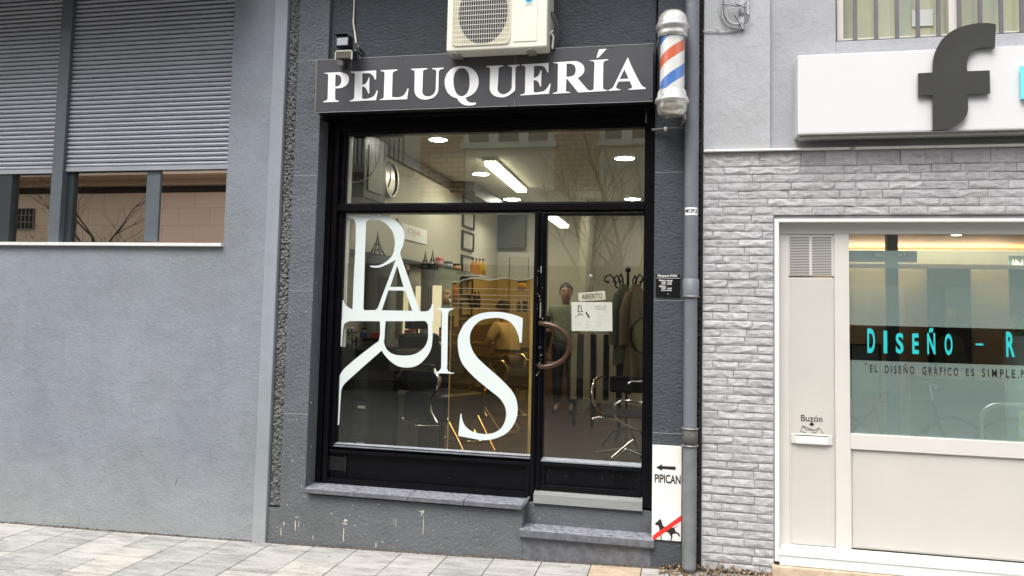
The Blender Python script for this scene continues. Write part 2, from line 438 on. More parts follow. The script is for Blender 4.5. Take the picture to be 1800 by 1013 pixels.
# paving slabs
mb = MB(); tones = []
x = -9.2; k = 0
XW = wx(137, 930, 0)          # a cross joint measured in the photograph
pitch = .338
x = XW-pitch*18
while x < 7:
    L = .60; y = -.012-(0.0 if k % 2 else .33)
    first = True
    while y > -1.8:
        y1 = y if not first else -.012
        if first and k % 2 == 0: y0 = -.012-.33
        else: y0 = y1-L
        y0 = max(y0, -1.8)
        if y1-y0 > .02:
            dz = random.uniform(-.0015, .0015); g = .007
            a, b_ = x+g/2, x+pitch-g/2
            z0, z1 = gzz(a), gzz(b_)
            n0 = len(mb.f)
            zt = .0
            vs = [(a, y0+g, z0+dz), (b_, y0+g, z1+dz), (b_, y1-g/2, z1+dz), (a, y1-g/2, z0+dz),
                  (a-.002, y0+g-.002, z0-.03), (b_+.002, y0+g-.002, z1-.03), (b_+.002, y1-g/2+.002, z1-.03), (a-.002, y1-g/2+.002, z0-.03)]
            mb.add(vs, [(0, 1, 2, 3), (0, 4, 5, 1), (1, 5, 6, 2), (2, 6, 7, 3), (3, 7, 4, 0)])
            tn = random.random()*.9
            if -.75 < a < -.35 and first: tn = 1.0
            tones += [tn]*5
        y = y0; first = False
    x += pitch; k += 1
pv = mb.build('pavement', M['slab'], recalc=False); tag(pv, kind='structure')
at = pv.data.attributes.new('tone', 'FLOAT', 'FACE')
for i, t in enumerate(tones): at.data[i].value = t
mb = MB(); q_ = [i for i in range(len(xs)) if -16 <= xs[i] <= 17]
vs = [(xs[i], y_, gzz(xs[i])-.004) for y_ in (-12, -1.81) for i in q_]; n_ = len(q_)
mb.add(vs, [(i, i+1, n_+i+1, n_+i) for i in range(n_-1)])
def roadmat():
    m, nt, b = newmat('dark_street_slabs'); t = nt.nodes.new('ShaderNodeTexBrick'); nt.links.new(pos(nt), t.inputs['Vector'])
    t.inputs['Scale'].default_value = 1; t.inputs['Brick Width'].default_value = .6; t.inputs['Row Height'].default_value = .4; t.inputs['Mortar Size'].default_value = .008
    t.inputs['Color1'].default_value = (.075, .074, .07, 1); t.inputs['Color2'].default_value = (.10, .098, .092, 1); t.inputs['Mortar'].default_value = (.03, .03, .028, 1)
    nt.links.new(t.outputs['Color'], b.inputs['Base Color']); b.inputs['Roughness'].default_value = .8; return m
o = mb.build('road', roadmat(), recalc=False); tag(o, kind='structure')
# dirt fillet, darkened to stand for contact shade, where wall and pavement meet
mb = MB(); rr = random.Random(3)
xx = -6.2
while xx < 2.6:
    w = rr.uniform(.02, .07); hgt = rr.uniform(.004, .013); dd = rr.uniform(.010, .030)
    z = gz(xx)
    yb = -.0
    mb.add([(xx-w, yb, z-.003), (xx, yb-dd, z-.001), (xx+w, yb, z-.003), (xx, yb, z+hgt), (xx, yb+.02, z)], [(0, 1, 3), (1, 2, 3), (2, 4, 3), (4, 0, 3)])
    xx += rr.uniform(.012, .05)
o = mb.build('dirt_contact_shade', paint('dirt_with_contact_shade', (.075, .062, .048), .95, .6, 40)); tag(o, kind='stuff')

mb = MB()
for i in range(900):
    u = rr.random()**1.5; x_ = .02+.62*rr.random() if rr.random() < .75 else -.12+.2*rr.random(); hh_ = .07*math.exp(-((x_-.30)/.16)**2)+.035*math.exp(-((x_-.0)/.10)**2)+.012
    y_ = -.005-.13*u; z_ = gz(x_)+hh_*(1-u)*rr.random(); s_ = rr.uniform(.004, .016); a_ = rr.uniform(0, PI); d1 = Vector((math.cos(a_), math.sin(a_), rr.uniform(-.6, .6)))*s_; d2 = Vector((-math.sin(a_), math.cos(a_), rr.uniform(-.6, .6)))*s_*.5; c_ = Vector((x_, y_, z_+.004))
    mb.add([c_-d1, c_-d2, c_+d1, c_+d2], [(0, 1, 2, 3)], rr.randrange(3))
o = mb.build('leaf_litter', [paint('dry_leaf', (.20, .12, .06), .9, .4, 60), paint('dark_leaf', (.07, .05, .035), .9, .4, 60), paint('pale_leaf', (.34, .25, .15), .9, .4, 60)], recalc=False); tag(o, kind='stuff')
TOPZ = H+2.75; TOPW = H+5.6
XL0 = -9.0
xS0 = wx(486, 0, 0); xS1 = -3.0; xR1 = -2.905
XO = wx(575, 280, .15); XOR = -.176
def lerp(a, b, t): return a+(b-a)*t
# ================================================================== LEFT BUILDING
lb = empty('grey_building', (-5.6, .3, 0), 'grey rendered house wall with a two-bay shuttered window, left of the hair salon', 'building')
WX1 = -3.472; SZ = H+.412; WTOP = H+2.62
mb = MB()
mb.box(XL0, WX1, 0, .35, -.3, SZ)                    # below the window
mb.box(WX1, xS0, 0, .35, -.3, TOPW)                  # right of it
mb.box(XL0, WX1, 0, .35, WTOP, TOPW)
mb.build('wall', M['wallL'], lb)
mb = MB(); r5 = random.Random(77)
def scuff(px, py, L_, a_, w_, mi):
    c = W(px, py, -.0006); n = 5; top = []; bot = []
    for i in range(n+1):
        u = i/n-.5; q_ = (1-abs(2*u))*w_+.0004; x_ = c.x+u*L_*math.cos(a_)+r5.uniform(-1, 1)*w_*.6; z_ = c.z+u*L_*math.sin(a_)+r5.uniform(-1, 1)*w_*.6
        top.append((x_-q_*math.sin(a_), -.0007, z_+q_*math.cos(a_))); bot.append((x_+q_*math.sin(a_), -.0007, z_-q_*math.cos(a_)))
    mb.add(top+bot, [(i, i+1, n+2+i, n+1+i) for i in range(n)], mi)
for i in range(70): scuff(r5.uniform(5, 435), r5.choice((r5.uniform(460, 940), r5.uniform(700, 930))), r5.uniform(.006, .05), r5.choice((PI/2+r5.uniform(-.3, .3), r5.uniform(-.4, .4))), r5.uniform(.0004, .0022), r5.choice((0, 0, 1)))
scuff(138, 922, .16, PI/2-.1, .0016, 1); scuff(310, 848, .07, 1.2, .004, 1); scuff(288, 838, .10, PI/2, .0015, 1); scuff(236, 721, .05, 1.9, .004, 0); scuff(110, 911, .035, -.4, .002, 0); scuff(200, 710, .02, .3, .003, 0); scuff(372, 790, .09, 1.1, .0016, 1); scuff(60, 575, .03, 0, .0015, 0); scuff(155, 577, .05, .05, .0012, 0)
mb.build('scuff_marks', [paint('pale_scuff', (.36, .375, .39), .8, .1), paint('dark_scuff', (.10, .11, .125), .8, .2)], lb, recalc=False)
mb = MB(); mb.box(xS0, xS1, -.018, .30, -.3, TOPW); mb.build('pilaster', M['strip'], lb, bevel=.006)
mb = MB(); mb.box(XL0, WX1+.001, -.035, .12, SZ, SZ+.026); mb.build('window_sill', M['white'], lb, bevel=.002)
SY = .055
z_sh = H+1.038
def shutter(xa, xb, zb):
    m = MB(); pitch_ = .0376; z = zb; prof = []
    # bottom bar
    m.box(xa, xb, SY-.006, SY+.012, zb-.004, zb+.03)
    z = zb+.03; i = 0
    pts = []
    while z < WTOP:
        for t in range(7):
            u = t/6.0
            pts.append((SY+.006-.013*math.sin(PI*u)**.75, z+u*(pitch_-.006)))
        pts.append((SY+.012, z+pitch_-.006)); pts.append((SY+.012, z+pitch_))
        z += pitch_
    n = len(pts)
    vs = [(xa, y, zz) for y, zz in pts]+[(xb, y, zz) for y, zz in pts]
    
    for k_ in range(n-1): m.add([vs[k_], vs[k_+n], vs[k_+1+n], vs[k_+1]], [(0, 1, 2, 3)], 1 if k_ % 9 >= 6 else 0, True)
    m.box(xa, xb, SY+.0125, SY+.016, zb, WTOP)
    return m
mx0 = wx(111, 290, .02); mx1 = wx(92, 290, .02)
shutter(mx0+.003, WX1-.002, z_sh).build('shutter', [M['shutter'], M['mullD']], lb, recalc=False, label='wide right roller shutter, two thirds down')
shutter(XL0, mx1-.002, z_sh-.012).build('shutter', [M['shutter'], M['mullD']], lb, recalc=False, label='left roller shutter cut by the picture edge')
# mullions and frames
mb = MB(); mb.box(mx1, mx0, .018, .10, SZ+.027, WTOP)
mb.build('mullion', M['mull'], lb, bevel=.003)
mb = MB()
for (px, py) in ((110, 80), (93, 400)):
    mb = MB(); c = W(px-8, py, .018); mb.cyl((c.x, .0165, c.z), .004, .0015, 'y', 8); mb.build('screw', M['alu'], lb)
mb = MB(); mb.pbox(259, 300, 276, 425, .075, .12); a = mb.build('window_frame', M['mull'], lb, bevel=.002)
mb = MB(); mb.box(mx0, wx(128, 350, .075), .075, .115, SZ+.027, z_sh+.02); mb.pbox(-30, 300, 14, 428, .06, .12)
mb.box(mx0, WX1, .078, .12, SZ+.027, SZ+.036)
mb.build('window_frame', M['mullD'], lb)
mb = MB(); mb.box(wx(109, 350, .07), wx(112, 350, .07), .068, .074, SZ+.03, z_sh); mb.box(mx0+.02, WX1-.22, .066, .076, SZ+.027, SZ+.034); mb.build('gasket', M['alu'], lb)
xo_ = wx(268, 380, .09); mb = MB(); mb.box(XL0, xo_, .10, .106, SZ+.02, z_sh+.06); mb.build('pane', M['glassL'], lb); mb = MB(); mb.box(xo_+.001, WX1, .088, .094, SZ+.02, z_sh+.06); mb.build('pane', M['glassO'], lb)
mb = MB(); mb.box(XL0, WX1, .17, .2, SZ, z_sh+.3); mb.build('room_backing', paint('brown_blind', (.16, .12, .085), .9, .3, 3), lb)
mb = MB(); mb.box(XL0, -3.32, -.8, .0, H+2.62, H+2.80); mb.build('out_of_frame_slab', M['wallR'], lb)  # slab out of view, added to shade the tops of the shutters
# ================================================================== SALON BUILDING
sb = empty('hair_salon', (-1.4, .3, 0), 'dark grey rendered shop bay holding the hair salon front, between pale grey walls', 'building')
SILLZ = wz(682, 870, -.04)
mb = MB(); mb.box(xS1, xR1, .035, .3, -.3, TOPW); mb.build('strip_backing', M['reveal'], sb)
mb = MB(); rock(mb, xS1+.004, xR1, wz(480, 890), TOPZ, .026, .020, .0075, 3.1); mb.build('rough_strip', M['rough'], sb, label='rough cast strip left of the salon')
mb = MB(); mb.box(xS1+.0, xR1, .005, .034, -.3, wz(480, 893)); mb.build('strip_base', M['plinth'], sb)
# piers
XPI = wx(572, 60, 0)
mb = MB()
mb.box(xR1, XO, 0, .30, SILLZ-.05, TOPW)
mb.box(XO, XPI+.03, 0, .30, H+1.43, TOPW)
gl = []
for py in (107.5, 309, 512, 729):
    z = wz(540, py); mb.box(xR1+.003, XO-.004, -.0012, .001, z-.0016, z+.0016, 1)
mb.build('left_pier', [M['pierL'], paint('pale_groove', (.33, .34, .34), .8)], sb, bevel=.003)
mb = MB()
XG = wx(1203, 500, 0)
mb.box(XOR, XG, 0, .30, -.3, TOPW)
mb.box(wx(1157, 50, 0), XOR, 0, .30, H+1.43, TOPW)
for py in (303, 528.5, 762):
    z = wz(1175, py); mb.box(XOR+.003, XG-.004, -.0012, .001, z-.0015, z+.0015, 1)
mb.build('right_pier', [M['pier'], bpy.data.materials['pale_groove']], sb, bevel=.003)
mb = MB(); mb.box(XPI+.03, wx(1157, 50, 0), .035, .30, H+1.43, TOPW); mb.build('upper_wall', M['pier'], sb)
mb = MB(); mb.box(XG, .148, .03, .3, -.3, TOPW); mb.build('strip_backing', M['slot'], sb)
mb = MB(); rock(mb, XG, .138, wz(1230, 990), TOPZ, .028, .03, .0095, 9.7); mb.build('rough_strip', M['roughD'], sb, label='black rough cast strip behind the drainpipe')
# plinth under the window, sill and step
xSL = wx(911, 940, .0)
mb = MB(); mb.box(xR1, xSL, 0, .28, -.3, SILLZ-.05)
mb.build('plinth', M['plinth'], sb, bevel=.004)
mb = MB(); x0 = wx(536, 860, -.04); x1 = wx(917, 888, -.04)
cuts = [x0, wx(622, 866, -.04), wx(717, 873, -.04), wx(815, 880, -.04), x1]
for i in range(4): mb.box(cuts[i]+.0015, cuts[i+1]-.0015, -.04, .0, SILLZ-.034, SILLZ)
cutb = [XO, cuts[1], cuts[2], cuts[3], x1]
for i in range(4): mb.box(cutb[i]+.0015, cutb[i+1]-.0015, .0, .20, SILLZ-.034, SILLZ)
def sillmat():
    m, nt, b = newmat('peeling_sill_paint')
    v = pos(nt, (1, 1.6, 1))
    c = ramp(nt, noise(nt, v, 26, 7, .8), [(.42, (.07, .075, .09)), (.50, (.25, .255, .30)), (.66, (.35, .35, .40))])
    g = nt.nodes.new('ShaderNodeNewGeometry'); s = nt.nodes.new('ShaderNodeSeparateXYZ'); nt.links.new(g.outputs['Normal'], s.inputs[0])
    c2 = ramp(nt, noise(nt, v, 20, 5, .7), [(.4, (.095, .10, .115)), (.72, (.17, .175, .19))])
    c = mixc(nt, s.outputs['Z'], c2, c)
    nt.links.new(c, b.inputs['Base Color']); b.inputs['Roughness'].default_value = .5
    bump(nt, b, noise(nt, v, 40, 5, .7), .4, .003)
    return m
M['sill'] = sillmat()
mb.build('window_ledge', M['sill'], sb, bevel=.003)
mb = MB(); mb.box(xSL-.02, x1+.001, .001, .20, -.2, SILLZ-.036); mb.tube([(x1, -.03, SILLZ-.012), (x1+.010, .04, SILLZ-.006), (x1+.012, .16, SILLZ+.004)], .012, 8)
mb.build('ledge_end', M['plinth'], sb, bevel=.004)
SF = -.03; STEPZ = wz(1030, 940, SF)
xs0 = wx(912, 934, SF); xs1 = wx(1150, 948, SF)
mb = MB(); mb.box(xs0, xs1, SF, .0, STEPZ-.055, STEPZ); mb.box(xs0, XOR+.001, .0, .17, STEPZ-.055, STEPZ); mb.box(xs0+.004, XOR, .006, .17, -.2, STEPZ-.056)
mb.build('step', M['sill'], sb, bevel=.006)
THZ = wz(1030, 872, .12)
mb = MB(); mb.box(x1-.01, XOR-.001, .13, .28, -.2, THZ-.075)
mb.build('step_riser', M['plinth'], sb, bevel=.004)
mb = MB(); xt0 = wx(938, 880, .12); xt1 = wx(1129, 890, .12)
mb.prism([(0, 0)], 0, 0) if False else None
vs = [(xt0, .105, THZ-.072), (xt1, .105, THZ-.072), (xt1, .11, THZ-.012), (xt0, .11, THZ-.012), (xt0, .15, THZ+.004), (xt1, .15, THZ+.004), (xt0, .19, THZ+.004), (xt1, .19, THZ+.004), (xt0, .19, THZ-.072), (xt1, .19, THZ-.072)]
mb.add(vs, [(0, 1, 2, 3), (3, 2, 5, 4), (4, 5, 7, 6), (0, 3, 4, 6, 8), (1, 9, 7, 5, 2), (6, 7, 9, 8)])
mb.build('threshold', M['thresh'], sb)
# ---- shopfront joinery
FY = .15; GY = .21
zTop = H+1.43
zTG = wz(860, 233, GY); zT0 = wz(860, 357, GY); zT1 = wz(860, 374, GY); zB = wz(760, 790, GY); zDB = wz(1040, 811, GY); zDT = wz(1040, 379, GY)
xGL = wx(605, 450, GY); xM0 = wx(939, 560, GY); xM1 = wx(959, 560, GY); xGR = wx(1131, 520, GY)
FB = SILLZ+.001
mb = MB()
# left jamb, stepped moulding
mb.box(XO, XO+.045, FY+.0, .26, FB, zTop)
mb.box(XO+.045, XO+.06, FY+.02, .26, FB, zTop)
mb.box(XO+.06, XO+.098, FY-.004, .26, FB, zTop)
mb.box(XO+.098, xGL-.012, FY+.035, .26, FB, zTop)
mb.box(xGL-.012, xGL, FY+.045, .26, zB, zTG)
# head
mb.box(xGL, xGR, FY+.03, .26, zTG, zTG+.03); mb.box(XO+.098, xGR, FY+.012, .26, zTG+.03, zTG+.052); mb.box(XO+.098, xGR, FY+.002, .26, zTG+.052, zTop)
mb.box(XO, XOR, .0, FY, zTop-.03, zTop+.02)
# transom
mb.box(xGL, xGR, FY+.03, .26, zT1, zT0); mb.box(XO+.098, xGR, FY+.005, FY+.031, zT1+.012, zT0-.014)
# mullion
mb.box(xM0, (xM0+xM1)/2-.002, FY+.01, .26, FB, zT1); mb.box(xM0+.012, (xM0+xM1)/2-.012, FY-.012, FY+.011, FB, zT1-.02)
# right jamb
zJR = wz(1144, 893, FY)
mb.box(xGR, xGR+.014, FY+.03, .26, zJR, zTG+.03); mb.box(xGR+.014, XOR-.022, FY-.01, .26, zJR, zTop); mb.box(XOR-.022, XOR+.001, FY-.03, .26, zJR, zTop)
# base rail under the big window with raised panel
bz = FB
xv = wx(609, 820, GY)
mb.box(XO+.098, xM0, FY+.02, .26, zB-.022, zB); mb.box(XO+.098, xM0, FY+.045, .26, bz, zB-.022)
mb.box(XO+.10, xM0, FY+.012, FY+.046, zB-.062, zB-.04); mb.box(XO+.10, xM0, FY+.005, FY+.046, bz, bz+.04)
mb.box(xv-.012, xv+.004, FY+.03, FY+.046, bz+.05, zB-.065); mb.box(xM0-.03, xM0-.006, FY+.02, FY+.046, bz+.04, zB-.062)
mb.box(wx(701, 820, GY), wx(701.7, 820, GY), FY+.0435, FY+.0452, bz+.04, zB-.062)
mb.build('shop_frame', M['black'], sb, bevel=.004)
mb = MB(); mb.prism([(0, 0), (0, 0), (0, 0)], 0, 0) if False else None
def bead(m, xa, xb, z, w=.030):
    m.add([(xa, GY-.004, z), (xb, GY-.004, z), (xb, FY+.018, z-.017), (xa, FY+.018, z-.017), (xa, FY+.018, z-.026), (xb, FY+.018, z-.026)], [(0, 1, 2, 3), (3, 2, 5, 4)])
bead(mb, xGL-.01, xM0, zB+.010); mb.build('glazing_bead', M['beadtop'], sb)
# kick-plate vent
mb = MB(); va = W(580.5, 802, FY+.03); vb = W(606.5, 828, FY+.03)
n = 11
for i in range(n):
    z = lerp(va.z, vb.z, (i+.5)/n); mb.box(va.x, vb.x, FY+.028, FY+.043, z-.0028, z+.0028)
mb.box(va.x-.008, va.x, FY+.026, FY+.046, vb.z-.006, va.z+.006); mb.box(vb.x, vb.x+.008, FY+.026, FY+.046, vb.z-.006, va.z+.006)
mb.build('vent_grille', rgb('black_grille', (.014, .014, .016), .35), sb)
# panes
mb = MB(); mb.box(xGL-.01, xGR+.005, GY, GY+.006, zT0-.01, zTG+.01); mb.build('transom_pane', M['glass'], sb)
mb = MB(); mb.box(xGL-.01, xM0+.005, GY, GY+.006, zB-.01, zT1+.01); pane = mb.build('window_pane', M['glass'], sb)
# inner pale edge beads on the left
mb = MB(); mb.box(xGL+.001, xGL+.012, GY+.012, GY+.03, zT0, zTG); mb.box(xGL+.017, xGL+.028, GY+.012, GY+.03, zT0, zTG)
mb.box(xGL+.001, xGL+.030, GY+.012, GY+.03, wz(598, 610, GY), zT1)
mb.box(xGL+.03, xM0, GY+.012, GY+.02, zT1-.012, zT1)
mb.build('inner_bead', M['cream'], sb)
# ---- door
dr = part('door', ((xM0+xM1)/2, GY, THZ), sb)
xd0 = (xM0+xM1)/2+.002
mb = MB()
mb.box(xd0, xM1-.008, FY+.012, .26, THZ+.006, zT1-.004); mb.box(xd0+.010, xM1-.018, FY-.006, FY+.013, THZ+.02, zT1-.02)
mb.box(xM1-.008, xM1, FY+.035, .26, zDB, zDT)
mb.box(xM1-.008, xGR-.001, FY+.03, .26, zDT, zT1-.004); mb.box(xM1-.008, xGR-.001, FY+.018, FY+.031, zDT+.01, zT1-.01)
mb.box(xM1-.008, xGR-.001, FY+.045, .26, THZ+.006, zDB-.004)
mb.box(xM1-.008, xGR-.001, FY+.02, FY+.046, zDB-.045, zDB-.026); mb.box(xM1-.008, xGR-.001, FY+.012, FY+.046, THZ+.006, THZ+.045)
mb.box(xM1-.008, xM1+.02, FY+.03, FY+.046, THZ+.045, zDB-.045); mb.box(xGR-.03, xGR-.001, FY+.03, FY+.046, THZ+.045, zDB-.045)
mb.build('door_frame', M['black'], dr, bevel=.003)
mb = MB(); bead(mb, xM1-.008, xGR-.001, zDB+.010); mb.build('door_bead', M['beadtop'], dr)
mb = MB(); mb.box(xM1-.005, xGR-.003, GY, GY+.006, zDB-.01, zDT+.01); mb.build('door_pane', M['glass'], dr)
mb = MB()
hy = FY-.065
a = W(948, 569, hy); b_ = W(947, 645, hy); e = W(1001, 607, hy)
cz = (a.z+b_.z)/2; rz_ = (a.z-b_.z)/2; rx_ = e.x-a.x
path = [(a.x, FY-.002, a.z+.002), (a.x+.002, FY-.03, a.z+.002), (a.x+.008, hy+.008, a.z)]
for i in range(1, 20):
    t = PI/2-PI*i/20
    path.append((a.x+.008+(rx_-.008)*math.cos(t)**.92 if math.cos(t) > 0 else a.x, hy, cz+rz_*math.sin(t)))
path += [(b_.x+.010, hy+.008, b_.z), (a.x+.002, FY-.03, b_.z-.002), (a.x, FY-.002, b_.z-.002)]
mb.tube(path, .0175, 12); mb.build('pull_handle', M['copper'], dr)
mb = MB(); c = W(949, 611, FY-.012); mb.cyl((c.x, FY-.014, c.z), .0105, .006, 'y', 16); mb.build('lock', M['chrome'], dr)
mb = MB()
for (px, py, h) in ((951, 474, .05), (944, 492, .05), (950, 545, .11)):
    c = W(px, py, FY-.008); mb.box(c.x-.004, c.x+.004, FY-.0085, FY-.0062, c.z-h/2, c.z+h/2)
rr = random.Random(11)
for i in range(26):
    c = W(rr.uniform(943, 954), rr.uniform(620, 660) if i % 2 else rr.uniform(470, 560), FY-.007); s_ = rr.uniform(.0015, .004)
    mb.box(c.x-s_, c.x+s_, FY-.0078, FY-.006, c.z-s_*1.6, c.z+s_)
mb.build('worn_paint', rgb('bare_metal_scratch', (.32, .32, .30), .35, .3, .3), dr)
# paint chips on the black woodwork
mb = MB()
for i in range(26):
    c = W(rr.uniform(960, 1125), rr.uniform(826, 866), FY+.044); s_ = rr.uniform(.0006, .0016)
    mb.box(c.x-s_, c.x+s_, FY+.0437, FY+.0452, c.z-s_, c.z+s_)
mb.build('paint_chips', rgb('chip_grey', (.3, .32, .30), .6), dr)
# ---- white/mint vinyl monogram on the window pane
k0 = (590, 370, 5.065); k1 = (590, 530, 4.405); k2 = (740, 530, 3.896)
mb = MB(); VY = GY-.0008
def lay(loops, i): outline(mb, loops, VY-.0007*i, .0006)
lay([parse("95,50 400,48* 480,60* 560,113* 607,190* 612,250* 600,310* 577,372* 580,402 540,435 460,480* 390,508* 330,508* 305,498 310,492 400,485* 470,440* 510,390* 525,320* 525,260* 500,180* 440,115* 350,80* 300,82* 272,105 262,350 247,870 258,896 135,896 150,880 165,520 180,130* 165,85* 130,68* 95,60", *k0)], 0)
lay([parse("28,900 60,800 72,798 90,842* 145,880 255,890 360,888 410,890 680,895 740,893 770,900* 820,895* 846,868* 856,835 872,835 868,1006 840,1013 820,995* 780,985 445,987 432,1005 396,1005 392,987 120,985 95,1000* 60,1013 22,1000", *k0)], 1)
lay([parse("538,434 576,398 582,412 738,868 755,897 684,897 620,715 470,712 410,892 352,892 375,868", *k0), parse("548,490 605,682 485,682", *k0)], 2)
lay([parse("343,146 386,146 376,300 364,325 372,372 357,380 120,590* 60,650* 42,700 26,958 8,958 20,640* 34,570* 80,508* 335,306 345,250", *k1)], 3)
lay([parse("690,146 746,146 746,330* 717,412* 645,488* 570,512* 480,500* 400,440* 352,372 356,326 374,312 388,360* 432,403* 530,420* 620,405* 690,350* 717,265 715,180 700,156", *k1)], 4)
lay([parse("8,140 75,140 75,165* 62,190* 48,350 10,346", *k1)], 5)
lay([parse("110,45 222,47 222,55 195,65* 185,90 180,440 185,475* 222,488 228,495 90,492 92,485 125,475* 138,450 143,90 135,62* 110,55", *k2)], 0)
lay([parse("697,115 690,280 675,285 660,215* 620,150* 560,118* 480,115* 400,135* 345,200* 335,270* 355,340* 400,400* 560,545* 640,640* 662,730* 650,810* 600,890* 520,935* 430,950* 330,935* 255,920 270,770 278,770 295,840* 340,885* 420,908* 500,900* 555,860* 582,790* 575,720* 540,665* 460,600* 340,495* 275,410* 252,300* 262,220* 320,130* 400,85* 500,72* 600,82*", *k2)], 0)
mb.build('vinyl_lettering', M['vinyl'], sb, recalc=False, label='large pale letters spelling PARIS on the window')
# splashes of pale paint on the plinth
mb = MB(); rr = random.Random(5)
def blob(px, py, w, h, wob=.4):
    c = W(px, py, -.0006); n = 10; pts = []
    for i in range(n):
        t = 2*PI*i/n; q = 1+rr.uniform(-wob, wob); pts.append((c.x+w*q*math.cos(t), c.z+h*q*math.sin(t)))
    mb.add([(x, -.0006-.0004*rr.random(), z) for x, z in pts], [tuple(range(n))])
for a_ in ((519, 925, .004, .035), (525, 923, .003, .030), (521, 909, .018, .004), (550, 945, .003, .022), (607, 915, .014, .010), (606, 921, .016, .006), (604, 940, .0035, .055), (661, 958, .004, .018), (673, 953, .010, .003),
           (743, 900, .012, .010), (741, 905, .007, .010), (744, 925, .003, .075), (738, 899, .012, .003), (494, 935, .004, .03), (499, 920, .004, .02), (696, 918, .0018, .035), (692, 916, .0015, .02), (583, 903, .007, .004), (615, 905, .006, .003)):
    blob(*a_)
for i in range(45): blob(rr.uniform(490, 900), rr.uniform(885, 960), rr.uniform(.0008, .003), rr.uniform(.0008, .003))
for i in range(14): blob(rr.uniform(495, 550), rr.uniform(700, 880), rr.uniform(.0008, .0025), rr.uniform(.002, .012))
mb.build('paint_splash', rgb('pale_splash', (.52, .49, .42), .7), sb)
# out-of-frame slab, added to shade the wall above the sign
mb = MB(); mb.box(-3.3, .12, -.45, .0, H+2.86, H+3.02); mb.build('out_of_frame_slab', M['wallR'], sb)

# ================================================================== SALON SIGN
SGY = -.12
a = W(557, 107.5, SGY); b_ = W(1147.5, 178, SGY)
sg = empty('shop_sign', ((a.x+b_.x)/2, SGY, b_.z), 'charcoal board reading PELUQUERÍA in white serif capitals over the salon door', 'sign')
SX0, SX1, SZ0, SZ1 = a.x, b_.x, H+1.413, H+1.818
xs_ = [SX0, wx(905, 140, SGY), SX1]
for i in range(2):
    mb = MB(); mb.box(xs_[i]+(.0008 if i else 0), xs_[i+1]-(0 if i else .0008), SGY, SGY+.006, SZ0, SZ1); mb.build('face_panel', M['signface'], sg, bevel=.001)
mb = MB(); mb.box(SX0+.004, SX1-.004, SGY+.0061, -.001, SZ0+.004, SZ0+.012); mb.box(SX0+.004, SX0+.012, SGY+.0061, -.001, SZ0+.012, SZ1-.004); mb.box(SX1-.012, SX1-.004, SGY+.0061, -.001, SZ0+.012, SZ1-.004); mb.box(SX0+.004, SX1-.004, SGY+.0061, .034, SZ1-.012, SZ1-.004)
mb.build('sign_box', M['blackc'], sg)
mb = MB(); mb.box(SX0, SX1, SGY-.0012, SGY-.0002, SZ1-.003, SZ1); mb.box(SX0, SX1, SGY-.0012, SGY-.0002, SZ0, SZ0+.003); mb.box(SX0, SX0+.003, SGY-.0012, SGY-.0002, SZ0+.003, SZ1-.003)
x = wx(617.5, 112, SGY); mb.box(x-.0015, x+.0015, SGY-.001, SGY-.0002, SZ1-.075, SZ1-.003)
x = xs_[1]; mb.box(x-.001, x+.001, SGY-.001, SGY-.0002, SZ0+.003, SZ0+.05); mb.box(x-.001, x+.001, SGY-.001, SGY-.0002, SZ1-.1, SZ1-.003)
mb.build('edge_trim', rgb('edge_grey', (.33, .34, .36), .4), sg)
KA = (560, 100, 10); KB = (720, 95, 10); KC = (850, 90, 10); KD = (970, 80, 10)
mb = MB(); L_ = lambda loops: outline(mb, loops, SGY-.0003, .003)
L_([parse("100,283 350,272 430,278* 505,320* 533,395* 505,480* 430,535* 350,553 290,557 290,735 300,760* 352,770 350,792 82,798 82,783 140,765* 160,730 170,330 155,300* 105,297", *KA), parse("297,312 340,318* 385,350* 400,410* 385,480* 345,515* 290,525", *KA)])
L_([parse("568,262 1012,240 1008,398 985,398 960,340* 905,295* 850,288 768,292 766,490 810,480* 850,440* 880,360 892,360 890,645 870,645 850,590* 810,535* 764,530 762,725 775,738* 830,740 900,725* 970,690* 1020,592 1040,598 1010,762 550,785 550,768 600,752* 625,720 638,315 625,290* 570,278", *KA)])
L_([parse("1088,238 1385,222 1380,242 1330,258* 1300,290 1290,690 1300,708* 1360,712 1440,705* 1510,660* 1560,560 1580,560 1555,747 1075,760 1075,745 1120,738* 1145,710 1160,290 1145,262* 1092,254", *KA)])
L_([parse("25,262 312,250 310,272 255,280* 235,305 225,600 225,680* 250,725* 320,748* 390,728* 440,680* 460,600 470,310 450,278* 398,266 398,250 598,240 590,262 540,275* 512,310 505,570 495,670* 440,750* 360,790* 270,802* 180,785* 110,725* 85,620 90,320 78,292* 28,280", *KB)])
L_([parse("930,213* 1060,240* 1165,325* 1212,460* 1195,590* 1130,690* 985,765 1010,820* 1070,855* 1160,850 1170,880 1100,903* 1000,905* 900,865* 830,775 740,745* 660,665* 617,520* 640,380* 720,275* 820,225*", *KB), parse("925,250* 990,275* 1040,360* 1055,470* 1045,600* 1000,700* 915,745* 830,700* 785,600* 770,480* 790,350* 850,272*", *KB)])
L_([parse("45,265 345,250 342,268 285,280* 265,305 250,600 250,690* 280,735* 345,760* 420,735* 480,680* 495,600 502,300 485,275* 430,262 430,248 635,235 630,255 580,270* 562,300 555,610 553,690 440,780* 370,808* 290,812* 190,785* 125,720* 108,620 115,320 100,290* 48,280", *KC)])
L_([parse("662,235 1142,208 1138,375 1120,375 1085,300* 1040,265* 970,258 885,262 882,470 930,455* 970,420* 1000,340 1020,340 1010,622 990,622 975,570* 940,525* 878,510 880,705 890,722* 940,725 1010,715* 1080,690* 1160,575 1180,575 1148,750 648,780 650,762 700,752* 728,720 735,290 720,262* 662,250", *KC)])
